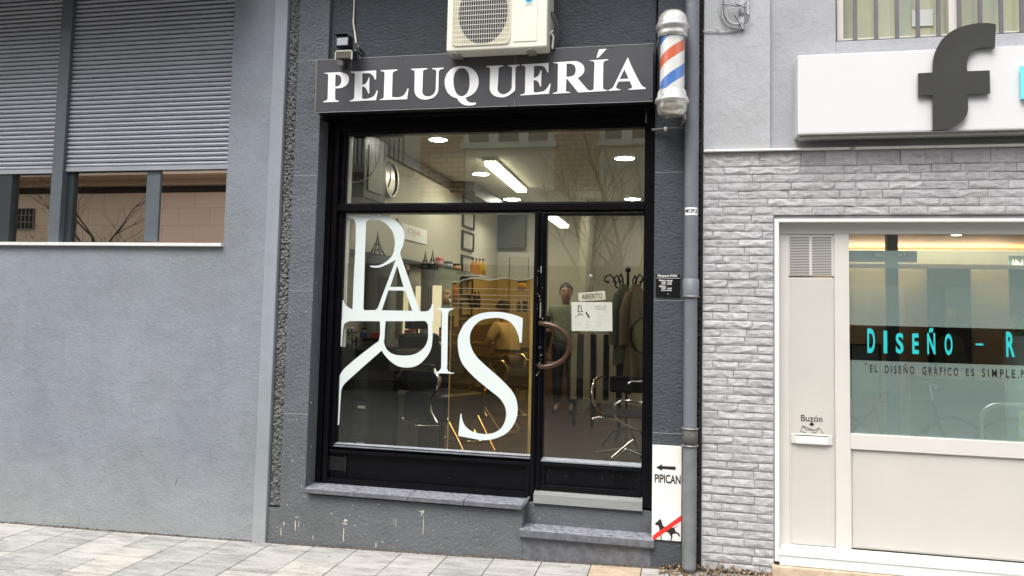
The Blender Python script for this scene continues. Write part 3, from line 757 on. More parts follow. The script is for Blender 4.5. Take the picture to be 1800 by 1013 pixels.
L_([parse("25,298 380,278 460,285* 545,340* 572,415* 550,495* 455,570 600,745* 655,793 700,790* 735,765 750,320 735,285* 668,272 668,262 992,243 988,262 930,278* 905,310 898,740 910,768* 975,785 975,798 465,828 270,590 255,590 245,790 255,808* 325,820 325,832 20,852 20,838 70,825* 100,800 108,345 95,318* 30,312", *KD), parse("260,325 320,322* 395,350* 420,430* 395,515* 330,545* 255,552", *KD)])
L_([parse("830,70 962,60 820,215 782,215", *KD)])
L_([parse("1335,208 1570,690* 1648,745 1648,765 1348,782 1348,765 1395,755* 1412,725 1370,630 1175,635 1140,700* 1135,750* 1205,768 1205,785 1000,800 1000,785 1060,750* 1090,710", *KD), parse("1275,420 1350,585 1190,592", *KD)])
mb.build('lettering', M['letter'], sg, recalc=False)
mb = MB()
for (px, py) in ((560, 109.5), (707, 103), (898, 94), (908, 93.5), (1076, 84.5), (1144, 80), (556, 196), (706.5, 190.5), (896, 185.5), (906.5, 185), (1144, 174)):
    mb = MB(); c = W(px, py, SGY); mb.cyl((c.x, SGY-.0025, c.z), .0045, .0024, 'y', 8); mb.build('screw', M['iblack'], sg)
# ================================================================== AIR CONDITIONER
AY = -.26
a = W(785.5, 40, AY); b_ = W(962, 40, AY); zb = wz(785, 86, AY)
AX0, AX1 = a.x, b_.x; AZ0 = wz(870, 87, AY); AZ1 = AZ0+.56
ac = empty('air_conditioner', ((AX0+AX1)/2, -.13, AZ0), 'ivory air conditioner outdoor unit with round fan grille above the salon sign', 'air conditioner')
mb = MB(); mb.box(AX0, AX1, AY, .02, AZ0, AZ1); mb.build('casing', M['ac'], ac, bevel=.012, seg=3)
gx0 = wx(795, 50, AY); gx1 = wx(897, 50, AY); gz0 = AZ0+.035; gz1 = AZ1-.03
mb = MB(); # recess frame ring
mb.tube([(gx0, AY-.003, gz0+.03), (gx0+.03, AY-.003, gz0), (gx1-.03, AY-.003, gz0), (gx1, AY-.003, gz0+.03), (gx1, AY-.003, gz1-.03), (gx1-.03, AY-.003, gz1), (gx0+.03, AY-.003, gz1), (gx0, AY-.003, gz1-.03)], .005, 8, closed=True)
mb.box(wx(903, 50, AY), wx(944, 50, AY), AY-.004, AY-.001, AZ0+.045, AZ1-.03)
mb.build('front_moulding', M['ac'], ac, bevel=.002)
mb = MB(); cxx = (gx0+gx1)/2+.012; czz = AZ0+.265
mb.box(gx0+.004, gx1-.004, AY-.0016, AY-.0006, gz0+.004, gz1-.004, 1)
nseg = 40; vs = [(cxx, AY-.0022, czz)]+[(cxx+.178*math.cos(2*PI*i/nseg), AY-.0022, czz+.222*math.sin(2*PI*i/nseg)) for i in range(nseg)]
mb.add(vs, [(0, i+1, (i+1) % nseg+1) for i in range(nseg)], 0)
mb.build('fan_opening', [M['fin'], M['acd']], ac)
mb = MB()
for i in range(9):
    z = lerp(gz0+.012, gz1-.012, i/14.)
for i in range(15):
    z = lerp(gz0+.008, gz1-.008, i/14.); mb.box(gx0+.002, gx1-.002, AY-.013, AY-.0105, z-.0016, z+.0016)
for i in range(26):
    x = lerp(gx0+.006, gx1-.006, i/25.); mb.box(x-.0011, x+.0011, AY-.0104, AY-.0085, gz0+.003, gz1-.003)
mb.build('fan_grille', M['ac'], ac)
mb = MB(); c = W(930, -2, AY-.004); mb.cyl((c.x, AY-.0062, c.z), .034, .002, 'y', 30, 1); mb.cyl((c.x, AY-.0072, c.z), .024, .002, 'y', 30, 0)
for i in range(6):
    x = c.x-.030+.011*i; mb.box(x, x+.007, AY-.0055, AY-.0041, c.z-.047, c.z-.042, 2)
mb.build('badge', [rgb('badge_blue', (.02, .20, .42)), rgb('badge_pale', (.35, .70, .78)), M['greyink']], ac)
mb = MB()
for px in (800, 932): mb = MB(); c = W(px, 90, AY+.03); mb.box(c.x-.03, c.x+.03, AY+.05, .0, AZ0-.014, AZ0-.001); mb.tube([(c.x-.02, AY+.02, AZ0-.012), (c.x, AY+.012, AZ0-.004), (c.x+.02, AY+.02, AZ0-.012)], .006, 8); mb.build('mounting_foot', rgb('galvanised', (.45, .44, .40), .4, .5), ac, bevel=.003)
mb = MB(); vx = AX1+.004
mb.tube([(vx, -.12, AZ0+.30), (vx+.012, -.12, AZ0+.25), (vx+.03, -.11, AZ0+.17), (vx+.022, -.1, AZ0+.06)], .008, 8)
mb.tube([(vx, -.05, AZ0+.32), (vx+.02, -.06, AZ0+.27), (vx+.04, -.06, AZ0+.20), (vx+.035, -.07, AZ0+.10), (vx+.02, -.08, AZ0+.03)], .005, 8)
mb.box(vx-.002, vx+.03, -.14, -.06, AZ0+.03, AZ0+.12)
mb.build('service_valve', rgb('dark_metal_valve', (.09, .085, .08), .4, .5, .4), ac, bevel=.004)
mb = MB(); mb.tube([(vx+.016, -.15, AZ0+.02), (vx+.022, -.15, AZ0+.10), (vx+.016, -.15, AZ0+.125)], .007, 8); mb.tube([(vx, -.16, AZ0+.12), (vx+.02, -.16, AZ0+.15)], .007, 8); mb.build('hose', M['cablew'], ac)
# ================================================================== FLOODLIGHT over the sign
c0 = W(608, 88, -.26)
fl = empty('floodlight', (c0.x, -.2, c0.z-.05), 'small black floodlight with a sensor hanging over the left end of the salon sign', 'floodlight')
fx0, fx1 = wx(592.5, 95, -.28), wx(623, 95, -.28); ft = wz(608, 84, -.28); fb = wz(608, 108, -.28)
mb = MB(); vs = [(fx0, -.31, fb+.012), (fx1, -.31, fb+.002), (fx1, -.30, ft-.035), (fx0, -.30, ft-.035), (fx0+.008, -.20, fb+.030), (fx1-.008, -.20, fb+.03), (fx1-.010, -.20, ft), (fx0+.008, -.20, ft)]
mb.add(vs, [(0, 1, 2, 3), (1, 5, 6, 2), (5, 4, 7, 6), (4, 0, 3, 7), (3, 2, 6, 7), (0, 4, 5, 1)]); mb.build('lamp_housing', M['iblack'], fl, bevel=.003)
mb = MB(); mb.box(fx0+.012, fx1-.012, -.3125, -.3095, fb+.014, ft-.042); mb.build('lamp_glass', rgb('dirty_lens', (.10, .095, .075), .15), fl)
mb = MB()
for (x0_, x1_, z0_, z1_) in ((fx0, fx1, ft-.040, ft-.030), (fx0, fx0+.009, fb+.004, ft-.03), (fx1-.009, fx1, fb, ft-.03)): mb.box(x0_, x1_, -.316, -.309, z0_, z1_)
mb.build('lamp_rim', rgb('rim_grey', (.42, .41, .37), .4), fl)
st = wz(603, 62, -.24); sbm = wz(603, 84, -.24); sx0, sx1 = wx(593, 72, -.24), wx(614, 72, -.24)
mb = MB(); mb.box(sx0-.002, sx1+.0, -.25, -.17, sbm, st); mb.box(sx0-.016, sx1-.01, -.27, -.21, st-.002, st+.006); mb.build('sensor_body', M['iblack'], fl, bevel=.005)
mb = MB(); mb.box(sx0+.003, sx1-.004, -.257, -.249, sbm+.012, st-.025); mb.build('sensor_lens', rgb('grey_lens', (.33, .36, .40), .2), fl, bevel=.003)
mb = MB(); c = W(632, 95, -.05); mb.tube([(fx1-.01, -.22, ft-.02), (c.x-.03, -.12, c.z+.03), (c.x, .02, c.z-.0)], .010, 8); mb.tube([(fx1, -.2, ft+.02), (c.x-.02, -.08, c.z+.07), (c.x+.01, .02, c.z+.02)], .012, 8)
mb.box(fx0-.045, fx0-.002, -.17, -.14, fb+.01, ft-.012)
mb.build('bracket', rgb('grey_bracket', (.10, .105, .11), .5), fl)
mb = MB(); q = [(626, 76, -.15), (624, 60, -.04), (621, 40, .0), (622, 20, .015), (623, 0, .02), (624, -30, .02)]
mb.tube([W(*p) for p in q], .006, 8); o = mb.build('cable', M['cablew']); tag(o, 'beige cable running up the dark wall from the floodlight', 'cable')
# ================================================================== BARBER POLE
BYc = -.22
pc = W(1181.5, 112, BYc); R_ = abs(wx(1206, 112, BYc)-wx(1158, 112, BYc))/2
bp = empty('barber_pole', (pc.x, BYc, wz(1181, 207, BYc)), 'striped red, white and blue barber pole with pearl caps beside the sign', 'barber pole')
zt_ = wz(1181, 66, BYc); zb_ = wz(1179, 161, BYc)
def stripemat():
    m, nt, b = newmat('barber_stripes')
    tc = nt.nodes.new('ShaderNodeTexCoord'); s = nt.nodes.new('ShaderNodeSeparateXYZ'); nt.links.new(tc.outputs['Object'], s.inputs[0])
    at = nt.nodes.new('ShaderNodeMath'); at.operation = 'ARCTAN2'; nt.links.new(s.outputs['Y'], at.inputs[0]); nt.links.new(s.outputs['X'], at.inputs[1])
    dv = nt.nodes.new('ShaderNodeMath'); dv.operation = 'DIVIDE'; dv.inputs[1].default_value = 2*PI; nt.links.new(at.outputs[0], dv.inputs[0])
    zz = nt.nodes.new('ShaderNodeMath'); zz.operation = 'MULTIPLY'; zz.inputs[1].default_value = -1/(.335); nt.links.new(s.outputs['Z'], zz.inputs[0])
    ad = nt.nodes.new('ShaderNodeMath'); ad.operation = 'ADD'; nt.links.new(dv.outputs[0], ad.inputs[0]); nt.links.new(zz.outputs[0], ad.inputs[1])
    a2 = nt.nodes.new('ShaderNodeMath'); a2.operation = 'ADD'; a2.inputs[1].default_value = 10.62; nt.links.new(ad.outputs[0], a2.inputs[0])
    fr = nt.nodes.new('ShaderNodeMath'); fr.operation = 'FRACT'; nt.links.new(a2.outputs[0], fr.inputs[0])
    r = nt.nodes.new('ShaderNodeValToRGB'); r.color_ramp.interpolation = 'CONSTANT'
    el = r.color_ramp.elements; el[0].position = 0; el[0].color = (.72, .13, .05, 1); el[1].position = .23; el[1].color = (.82, .80, .78, 1)
    for p, c in ((.5, (.07, .20, .58)), (.74, (.82, .80, .78))):
        e = el.new(p); e.color = c+(1,)
    nt.links.new(fr.outputs[0], r.inputs[0]); nt.links.new(r.outputs[0], b.inputs['Base Color']); b.inputs['Roughness'].default_value = .35
    b.inputs['Coat Weight'].default_value = .7
    return m
mb = MB(); mb.lathe([(R_*.90, zb_-.02), (R_*.90, zt_+.02)], (pc.x, BYc, 0), 'z', 32); o = mb.build('striped_cylinder', stripemat(), bp)
mb = MB(); mb.lathe([(R_*.97, zb_-.005), (R_*.97, zt_+.005)], (pc.x, BYc, 0), 'z', 40); o = mb.build('glass_sleeve', M['gtop'], bp, recalc=False)
e = R_*1.0
mb = MB(); zc_ = wz(1181, 18, BYc)
hh = zc_-zt_
mb.lathe([(R_*.98, 0), (e*1.12, .012), (e*1.10, .02), (e*1.12, .035), (e*1.10, .05), (e*1.23, .058), (e*1.25, .072), (e*1.22, .085), (e*1.12, .098), (e*1.12, .105), (e*1.10, hh*.62), (e*.98, hh*.80), (e*.72, hh*.94), (e*.35, hh*.995), (0, hh)], (pc.x, BYc, zt_-.006), 'z', 40)
mb.build('top_cap', M['pearl'], bp)
mb = MB(); zz_ = zb_-wz(1179, 207, BYc)
mb.lathe([(R_*.98, 0), (e*1.02, -.004), (e*1.08, -.02), (e*1.12, -.05), (e*1.24, -.060), (e*1.27, -.085), (e*1.12, -.092)], (pc.x, BYc, zb_+.004), 'z', 40, 0)
mb.build('bottom_collar', M['pearl'], bp)
mb = MB(); mb.lathe([(e*1.12, -.086), (e*1.11, -zz_*.66), (e*1.04, -zz_*.82), (e*.75, -zz_*.96), (e*.35, -zz_), (0, -zz_)], (pc.x, BYc, zb_+.002), 'z', 40)
mb.build('bottom_cap', M['pearlold'], bp)
mb = MB()
for z in (zt_+.04, zb_-.05): mb.tube([(pc.x, BYc+.05, z), (pc.x, .0, z)], .014, 8); mb.box(pc.x-.04, pc.x+.04, -.006, -.001, z-.05, z+.05)
mb.tube([(pc.x-.085, BYc+.04, zt_+.03), (pc.x-.10, BYc+.08, zt_-.02), (pc.x-.11, -.01, zt_-.04)], .008, 8)
mb.tube([(pc.x+.07, BYc, zb_-.13), (pc.x+.085, BYc+.03, zb_-.17), (pc.x+.07, -.01, zb_-.18)], .012, 8)
mb.build('wall_bracket', rgb('old_steel', (.30, .30, .28), .4, .5, .3), bp)
# ================================================================== DRAINPIPE
pxc = (wx(1203, 400, -.06)+wx(1227, 400, -.06))/2; pr = .047
dp = empty('drainpipe', (pxc, -.06, .02), 'grey drainpipe with metal rings running down beside the salon door', 'drainpipe')
zj = wz(1213, 492, -.06); zq = wz(1212, 768, -.06)
mb = MB(); mb.lathe([(pr, zj), (pr, TOPW)], (pxc, -.06, 0), 'z', 28); mb.lathe([(pr*1.13, zj-.11), (pr*1.13, zj), (pr, zj+.006)], (pxc, -.06, 0), 'z', 28); mb.lathe([(pr*.94, zq), (pr*.94, zj-.1)], (pxc, -.06, 0), 'z', 28)
mb.build('upper_pipe', M['pipe'], dp)
mb = MB(); mb.lathe([(pr*.97, .04), (pr*.99, .5), (pr*.97, zq)], (pxc, -.06, 0), 'z', 28); mb.lathe([(pr*.97, .04), (pr*.7, .005), (0, .003)], (pxc, -.06, 0), 'z', 28)
mb.build('lower_pipe', M['pipeold'], dp)
mb = MB()
for z in (zj-.112, ): mb.lathe([(pr*1.0, -.006), (pr*1.22, -.004), (pr*1.22, .004), (pr*1.0, .006)], (pxc, -.06, z), 'z', 28)
for z in (zq+.055, zq-.055): mb.lathe([(pr*.95, -.005), (pr*1.2, -.004), (pr*1.2, .004), (pr*.95, .005)], (pxc, -.06, z), 'z', 28)
mb.build('clamp_ring', M['ring'], dp)
mb = MB(); mb.lathe([(pr*.98, -.05), (pr*1.10, -.046), (pr*1.10, .046), (pr*.98, .05)], (pxc, -.06, zq), 'z', 28); mb.build('rubber_joint', M['rubber'], dp)
mb = MB(); zc_ = wz(1172, 228, -.03); mb.tube([(wx(1146, 229, -.03), -.03, zc_), (wx(1170, 228, -.03), -.035, zc_+.002), (pxc-.04, -.05, zc_+.008)], [.010, .010, .008], 10)
mb.build('side_outlet', rgb('grey_hose', (.11, .105, .10), .6), dp)
mb = MB(); xh = wx(1170, 228, -.03); mb.lathe([(.0125, -.010), (.0145, -.010), (.0145, .010), (.0125, .010)], (xh, -.035, zc_+.002), 'x', 14); mb.build('hose_clip', M['white'], dp)
# sticker on the pipe
mb = MB(); z0, z1 = wz(1213, 378, -.11), wz(1213, 364.5, -.11)
def onpipe(p):
    t = (p[0]-pxc)/pr; return (pxc+(pr+.0012)*math.sin(t), -.06-(pr+.0012)*math.cos(t)-(0.0006 if p[1] < -.5 else 0), p[2])
sk = empty('sticker', (pxc, -.108, z0), 'white sticker with hand-drawn black capitals stuck on the drainpipe', 'sticker')
n = 12; vs = []
for i in range(n+1):
    x = lerp(pxc-.048, pxc+.046, i/n)
    for z in (z0, z1): vs.append(onpipe((x, 0, z)))
mb.add(vs, [(2*i, 2*i+2, 2*i+3, 2*i+1) for i in range(n)]); mb.build('backing', M['paper'], sk, recalc=False)
mb = MB(); text_w(mb, 'MOP,S', pxc-.043, pxc+.042, z0+.009, z1-.010, -.9, 0, bold=.03, xf2=onpipe); mb.build('lettering', M['ink'], sk, recalc=False)
# ================================================================== opening-hours plate
a = W(1153, 482, -.012); b_ = W(1195, 521.5, -.012)
pl = empty('opening_hours_plate', ((a.x+b_.x)/2, -.01, b_.z), 'small black plate with white opening hours on the dark pier', 'sign')
mb = MB(); mb.box(a.x, b_.x, -.012, -.001, b_.z, a.z); mb.build('plate', M['iblack'], pl, bevel=.002)
mb = MB(); T_ = lambda s, x0, y0, x1, y1: text(mb, s, x0, y0, x1, y1, -.0122, .0006, bold=.02)
T_('Peluquería PARIS', 1156, 483, 1190.5, 487.8); T_('Martes a viernes', 1158.5, 491.5, 1182, 494.5); T_('10:00 - 13:30', 1163, 495, 1180.5, 497.6); T_('16:00 - 20:00', 1162.5, 498.2, 1180.5, 500.8)
T_('Sábados', 1158.5, 502, 1171, 505); T_('9:00 - 14:00', 1163, 505.8, 1180.5, 508.4); T_('Lunes cerrado', 1162.5, 509, 1180.5, 511.6)
c = W(1174, 489, -.0125); mb.box(a.x+.002, b_.x-.001, -.0128, -.0121, c.z-.0012, c.z+.0008)
mb.build('lettering', M['letter'], pl, recalc=False)
mb = MB(); c = W(1174.5, 517, -.0125); mb.cyl((c.x, -.015, c.z), .004, .003, 'y', 10); mb.build('screw', M['alu'], pl)
# ================================================================== PIPICAN sign
a = W(1147, 782, -.012); b_ = W(1199, 952.5, -.012)
ps = empty('dog_sign', ((a.x+b_.x)/2, -.01, b_.z), 'tall white enamel sign reading PIPICAN with an arrow and a crossed-out dog', 'sign')
mb = MB(); mb.box(a.x, wx(1198, 860, -.012), -.012, -.001, b_.z, a.z); mb.build('plate', M['sig'], ps, bevel=.002)
mb = MB(); text(mb, 'PIPICAN', 1150.8, 834.5, 1196.6, 850.2, -.0122, .0006, bold=.028)
outline(mb, [parse("130,237 190,203 190,222 325,228 325,262 190,252 190,270", 1130, 780, 5.63)], -.0123, .0005); mb.build('lettering', M['ink'], ps, recalc=False)
mb = MB(); outline(mb, [parse("120,570 190,520 200,480 215,500 232,472 250,500 285,610 310,630 400,640* 470,650* 520,645 560,620* 580,600 582,612* 550,640* 510,665 550,740 600,760* 622,828 605,828 570,775 490,775* 470,800 470,860* 438,912 425,912 445,850 440,820 390,745 340,740 265,760 255,800 262,900 240,900 235,800 215,740 160,750 140,745 200,730 215,690* 195,610 150,600", 1140, 870, 11.26)], -.0123, .0005); mb.build('dog_silhouette', M['ink'], ps, recalc=False)
mb = MB(); outline(mb, [parse("655,402 655,508 120,890 80,885 85,810", 1140, 870, 11.26)], -.0133, .0005); mb.build('red_bar', M['red'], ps, recalc=False)
mb = MB(); c = W(1175.5, 867, -.0125); mb.cyl((c.x, -.0145, c.z), .0045, .0024, 'y', 10); mb.build('screw', rgb('grey_cap', (.5, .5, .5)), ps)
# ================================================================== RIGHT BUILDING
XB0 = .150; XBR = 3.7
rb = empty('design_shop', (2.0, .3, 0), 'pale building with split-face stone cladding and a cream shopfront, right of the salon', 'building')
ZF = H+1.088
xw1 = wx(1354, 120, -.0)
mb = MB(); mb.box(XB0, xw1, -.012, .30, ZF, TOPW); mb.build('upper_wall', M['wallR'], rb, bevel=.004)
BWX = wx(1469, 60, .02); BWZ = wz(1480, 73.5, .02)
mb = MB(); mb.box(xw1, BWX, .012, .30, ZF, TOPW); mb.box(BWX, XBR, .012, .30, ZF, BWZ); mb.box(BWX, XBR, .012, .30, TOPZ, TOPW); mb.box(XBR, XBR+1.5, .012, .30, -.3, TOPW)
mb.build('upper_wall', M['wallR2'], rb, bevel=.004)
mb = MB(); mb.box(XB0, XBR, -.045, .10, ZF-.014, ZF-.0005); mb.build('flashing', M['flash'], rb, bevel=.003)
CX0 = wx(1361.5, 600, -.02); CT = H+.617
def stonemat():
    m, nt, b = newmat('split_face_stone')
    at = nt.nodes.new('ShaderNodeAttribute'); at.attribute_name = 'tone'
    c = ramp(nt, at.outputs['Fac'], [(0, (.45, .446, .455)), (.5, (.50, .495, .505)), (1, (.545, .54, .55))])
    v = pos(nt)
    d = ramp(nt, noise(nt, v, 14, 6, .75), [(.35, (.74, .72, .72)), (.6, (1.05, 1.05, 1.06))])
    c = mixc(nt, .8, c, d, 'MULTIPLY')
    r_ = ramp(nt, noise(nt, pos(nt, (.5, 1, 2)), 7, 5, .7), [(.66, (0, 0, 0)), (.76, (.45, .45, .45))])
    c = mixc(nt, r_, c, (.30, .22, .17))
    nt.links.new(c, b.inputs['Base Color']); b.inputs['Roughness'].default_value = .85; b.inputs['Specular IOR Level'].default_value = .25
    bump(nt, b, noise(nt, pos(nt, (1, 1, 1.6)), 42, 6, .75), 1.0, .012)
    return m
M['stone'] = stonemat(); M['warmpanel'] = emis('warm_panel', (1, .82, .58), 12.)
from mathutils import noise as nz
mb = MB(); tones = []; rr = random.Random(21)
def block(x0, x1, z0, z1):
    nx_ = max(3, int((x1-x0)/.011)); nz_ = max(4, int((z1-z0)/.0085)); sd = rr.uniform(0, 99); o0 = len(mb.f)
    bx = rr.uniform(-.003, .003); vs = []; g = .0011
    amp = rr.uniform(.008, .015)
    for j in range(nz_+1):
        for i in range(nx_+1):
            x = lerp(x0+g, x1-g, i/nx_); z = lerp(z0+g, z1-g, j/nz_)
            n_ = nz.turbulence_vector(Vector((x*9+sd, z*26, sd)), 4, True).length*.5
            r_ = 1-abs(nz.noise(Vector((x*13+sd, z*22+sd, .3))))*1.6
            h = .35*n_+.55*r_
            e = min(i, nx_-i, 1)*min(j, nz_-j, 1)
            w = (j/nz_)
            vs.append((x, -.008-bx-(amp*h*(.45+.8*(1-abs(w-.42)*1.4)) if e else amp*h*.30), z))
    fs = [(j*(nx_+1)+i, j*(nx_+1)+i+1, (j+1)*(nx_+1)+i+1, (j+1)*(nx_+1)+i) for j in range(nz_) for i in range(nx_)]
    mb.add(vs, fs)
    t = rr.random()
    return [t]*len(fs)
z = ZF-.017; row = 0; hr = .0545
while z > .03:
    h_ = .100 if row == 0 else hr
    if row == 0: pass
    zz0 = z-h_
    xe = XBR if zz0 > CT-.02 else CX0-.003
    if zz0 < CT and z > CT: zz0 = CT+.002 if False else zz0
    x = XB0-rr.uniform(0, .12); x = XB0
    first = True
    while x < xe-.002:
        w = rr.choice((.13, .17, .2, .23, .27, .32))*(1.15 if row == 0 else 1)
        if first and row % 2: w *= .5
        x2 = min(x+w, xe)
        if xe-x2 < .06: x2 = xe
        tones += block(x, x2, max(zz0, .0), z); x = x2; first = False
    z = zz0; row += 1
    if z < CT+.08 and z > CT+.001 and (z-hr) < CT-.004: hr_ = z-CT; hr = .0545 if hr_ > .07 else hr
sw = mb.build('stone_cladding', M['stone'], rb, recalc=False)
at = sw.data.attributes.new('tone', 'FLOAT', 'FACE')
for i, t in enumerate(tones): at.data[i].value = t
mb = MB(); mb.box(XB0, XBR, .0, .28, CT+.0, ZF-.014); mb.box(XB0, CX0, .0, .28, -.3, CT); mb.build('backing_wall', rgb('grey_mortar', (.20, .195, .19), .9), rb)
mb = MB(); mb.box(CX0-.02, XBR, -.045, .2, -.3, wz(1400, 998, -.04)); mb.build('footing', M['tan'], rb, bevel=.008)
# ---- barred window above
bw = part('barred_window', (2.6, .05, BWZ), rb)
mb = MB(); mb.box(BWX, XBR, .016, .10, BWZ, BWZ+.006); mb.box(BWX, BWX+.007, .016, .10, BWZ, TOPZ); mb.build('reveal_edge', M['slot'], bw)
mb = MB(); fw = wx(1484, 50, .06)-wx(1470.5, 50, .06); x0 = BWX+.007
mb.box(x0, x0+fw, .055, .12, BWZ+.006, TOPZ); mb.box(x0+fw, XBR, .055, .12, BWZ+.006, BWZ+.03)
c = wx(1676, 20, .055); mb.box(c-.03, c+.03, .05, .12, BWZ+.03, TOPZ)
mb.build('frame', M['creamL'], bw, bevel=.003)
mb = MB(); mb.box(x0, XBR, .085, .091, BWZ+.02, TOPZ); mb.build('pane', M['gtop'], bw)
def blindmat():
    m, nt, b = newmat('yellowed_blind')
    c = ramp(nt, noise(nt, pos(nt, (5, 1, .4)), 1.6, 4, .5), [(.35, (.50, .52, .44)), (.5, (.62, .60, .42)), (.65, (.66, .64, .54))])
    nt.links.new(c, b.inputs['Base Color']); b.inputs['Roughness'].default_value = .8
    b.inputs['Emission Color'].default_value = (.8, .78, .5, 1); b.inputs['Emission Strength'].default_value = .0
    return m
mb = MB(); mb.box(x0, XBR, .16, .165, BWZ+.0, TOPZ); mb.box(x0, XBR, .17, .3, TOPZ-.01, TOPZ); mb.build('blind', blindmat(), bw)
mb = MB(); a = W(1603, 18, .15); b_ = W(1640, 45, .15); mb.box(a.x, b_.x, .15, .152, b_.z, a.z); mb.build('note', M['paper'], bw)
mb = MB()
for i in range(12):
    mb = MB(); px = 1503+36.6*i; x = wx(px, 30, .03); mb.box(x-.012, x+.012, .022, .034, BWZ+.006, TOPZ); mb.build('iron_bar', M['bars'], bw)
# ---- white fascia with the letter f
FYs = -.15
a = W(1402, 98, FYs); b_ = W(1410, 236, FYs)
ws = empty('white_fascia', (a.x+1.2, -.08, b_.z), 'long white acrylic fascia sign carrying a large dark letter f above the design shop', 'sign')
wz0 = wz(1500, 232.6, FYs); wz1 = wz(1500, 93.5, FYs)
mb = MB(); mb.box(a.x, XBR, FYs, .011, wz0, wz1); mb.build('sign_box', M['signwhite'], ws, bevel=.003)
mb = MB(); mb.box(a.x, XBR, FYs-.003, .008, wz0-.008, wz0-.0005); mb.box(a.x+.02, XBR, FYs+.03, .01, wz0-.02, wz0-.0085); x_ = wx(1556, 232, FYs); mb.box(x_-.003, x_+.003, FYs-.0045, FYs-.0031, wz0-.010, wz0+.002); mb.build('bottom_trim', rgb('grey_trim', (.40, .40, .38), .4), ws)
for s in ("190,470 68,478 68,665 190,662 192,958 325,946* 420,900* 480,830* 490,740 487,655 678,648 675,453 485,460 482,390* 510,310* 570,265* 640,258* 718,265 728,62 620,50* 500,65* 380,105* 280,180* 215,290* 192,400",):
    mb = MB(); outline(mb, [parse(s, 1600, 30, 4.825)], FYs-.012, .018); mb.build('letter', M['fgrey'], ws, recalc=False, label='large glossy charcoal letter f')
mb = MB(); c0_ = W(1793, 117, FYs-.02); mb.box(c0_.x, c0_.x+.3, FYs-.03, FYs-.012, wz(1793, 176, FYs), c0_.z); mb.build('letter', M['tealL'], ws, label='turquoise letter cut by the picture edge')
mb = MB(); c0_ = W(1405, 99.5, FYs); mb.cyl((c0_.x, FYs-.002, c0_.z), .003, .002, 'y', 8); mb.build('screw', M['alu'], ws)
# ---- cream shopfront
sf = part('shopfront', (2.0, .05, .1), rb)
PY = .055
cz0 = wz(1362, 986, -.02)
mb = MB(); tw = .028
mb.box(CX0, CX0+tw, -.03, PY, cz0, CT); mb.box(CX0+tw, XBR, -.03, PY, CT-tw*.75, CT)
mb.build('outer_trim', M['white'], sf, bevel=.002)
xg0 = wx(1493, 600, PY); zg1 = wz(1600, 412, PY); zg0 = wz(1600, 768, PY); zr0 = wz(1600, 795, PY); zs1 = wz(1500, 964, PY)
xm0 = wx(1467, 600, PY)
mb = MB()
mb.box(CX0+tw, XBR, PY-.012, .11, zg1, CT-tw*.75)
mb.box(CX0+tw, wx(1387, 600, PY), PY-.004, .11, cz0+.05, zg1)
mb.box(xm0, xg0, PY-.012, .11, cz0+.05, zg1)
mb.box(xg0, XBR, PY-.014, .11, zr0, zg0)
mb.box(xg0+.012, XBR, PY+.006, .10, zs1, zr0)
mb.box(xg0, xg0+.008, PY-.004, .10, zs1, zr0)
mb.box(wx(1387, 600, PY), xm0, PY+.004, .10, cz0+.05, wz(1420, 488, PY))
mb.box(wx(1387, 600, PY), xm0, PY-.002, .10, wz(1420, 486, PY), zg1)
mb.build('frame', M['creamL'], sf, bevel=.003)
mb = MB(); mb.box(wx(1389, 600, PY)+.006, xm0-.008, PY-.0005, PY+.0035, wz(1420, 958, PY), wz(1420, 489.5, PY)); mb.box(xg0+.02, XBR, PY+.002, PY+.0055, zs1+.01, zr0-.008)
mb.build('panel', M['cream'], sf, bevel=.001)
mb = MB(); zt = wz(1450, 962, PY); zt2 = wz(1450, 975, -.01); zn = wz(1450, 990, -.035)
x0 = CX0+tw
mb.add([(x0+.02, PY, zt), (XBR, PY, zt), (XBR, -.02, zt2), (x0-.0, -.02, zt2)], [(0, 1, 2, 3)])
mb.box(x0, XBR, -.03, PY, zt2-.022, zt2-.001); mb.box(x0+.002, XBR, -.024, PY, zt2-.085, zt2-.022)
mb.build('bottom_sill', M['white'], sf, bevel=.002)
# vent
vt = part('vent', (1, PY, zg1-.2), sf) if False else None
mb = MB(); va = W(1387, 413, PY); vb = W(1462, 486, PY); mb.box(va.x+.006, vb.x, PY-.006, PY-.0025, vb.z+.004, va.z-.006)
mb.build('vent_plate', M['creamL'], sf, bevel=.002)
mb = MB()
for (p0, p1) in ((1388.5, 1422.3), (1427, 1461)):
    for i in range(24):
        py = 417.7+64.2*i/23
        z = wz(1420, py, PY); xa, xb_ = wx(p0, 450, PY), wx(p1, 450, PY)
        mb.box(xa, xb_, PY-.0072, PY-.0061, z-.0021, z+.0021)
mb.build('vent_slots', M['slot'], sf)
# mailbox flap and its lettering
mbx = empty('mailbox_flap', (wx(1425, 775, PY), PY-.01, wz(1425, 784, PY)), 'cream letter slot with flap set in the narrow panel under the word Buzón', 'mailbox')
mb = MB(); a = W(1390.5, 762, PY-.01); b_ = W(1463, 783, PY-.01); mb.box(a.x, b_.x, PY-.014, PY-.001, b_.z, a.z); mb.build('surround', M['creamL'], mbx, bevel=.003)
mb = MB(); a = W(1398, 766, PY-.02); b_ = W(1456, 782, PY-.02); mb.box(a.x, b_.x, PY-.024, PY-.0145, b_.z-.003, a.z); mb.build('flap', M['white'], mbx, bevel=.004)
mb = MB(); mb.box(a.x, b_.x, PY-.0165, PY-.0145, a.z+.0005, a.z+.006); mb.build('slot_gap', M['slot'], mbx)
mb = MB(); text(mb, 'Buzón', 1408, 730, 1445.5, 741.5, PY-.0012, .0006, bold=.004)
kz = (1370, 710, 10.13)
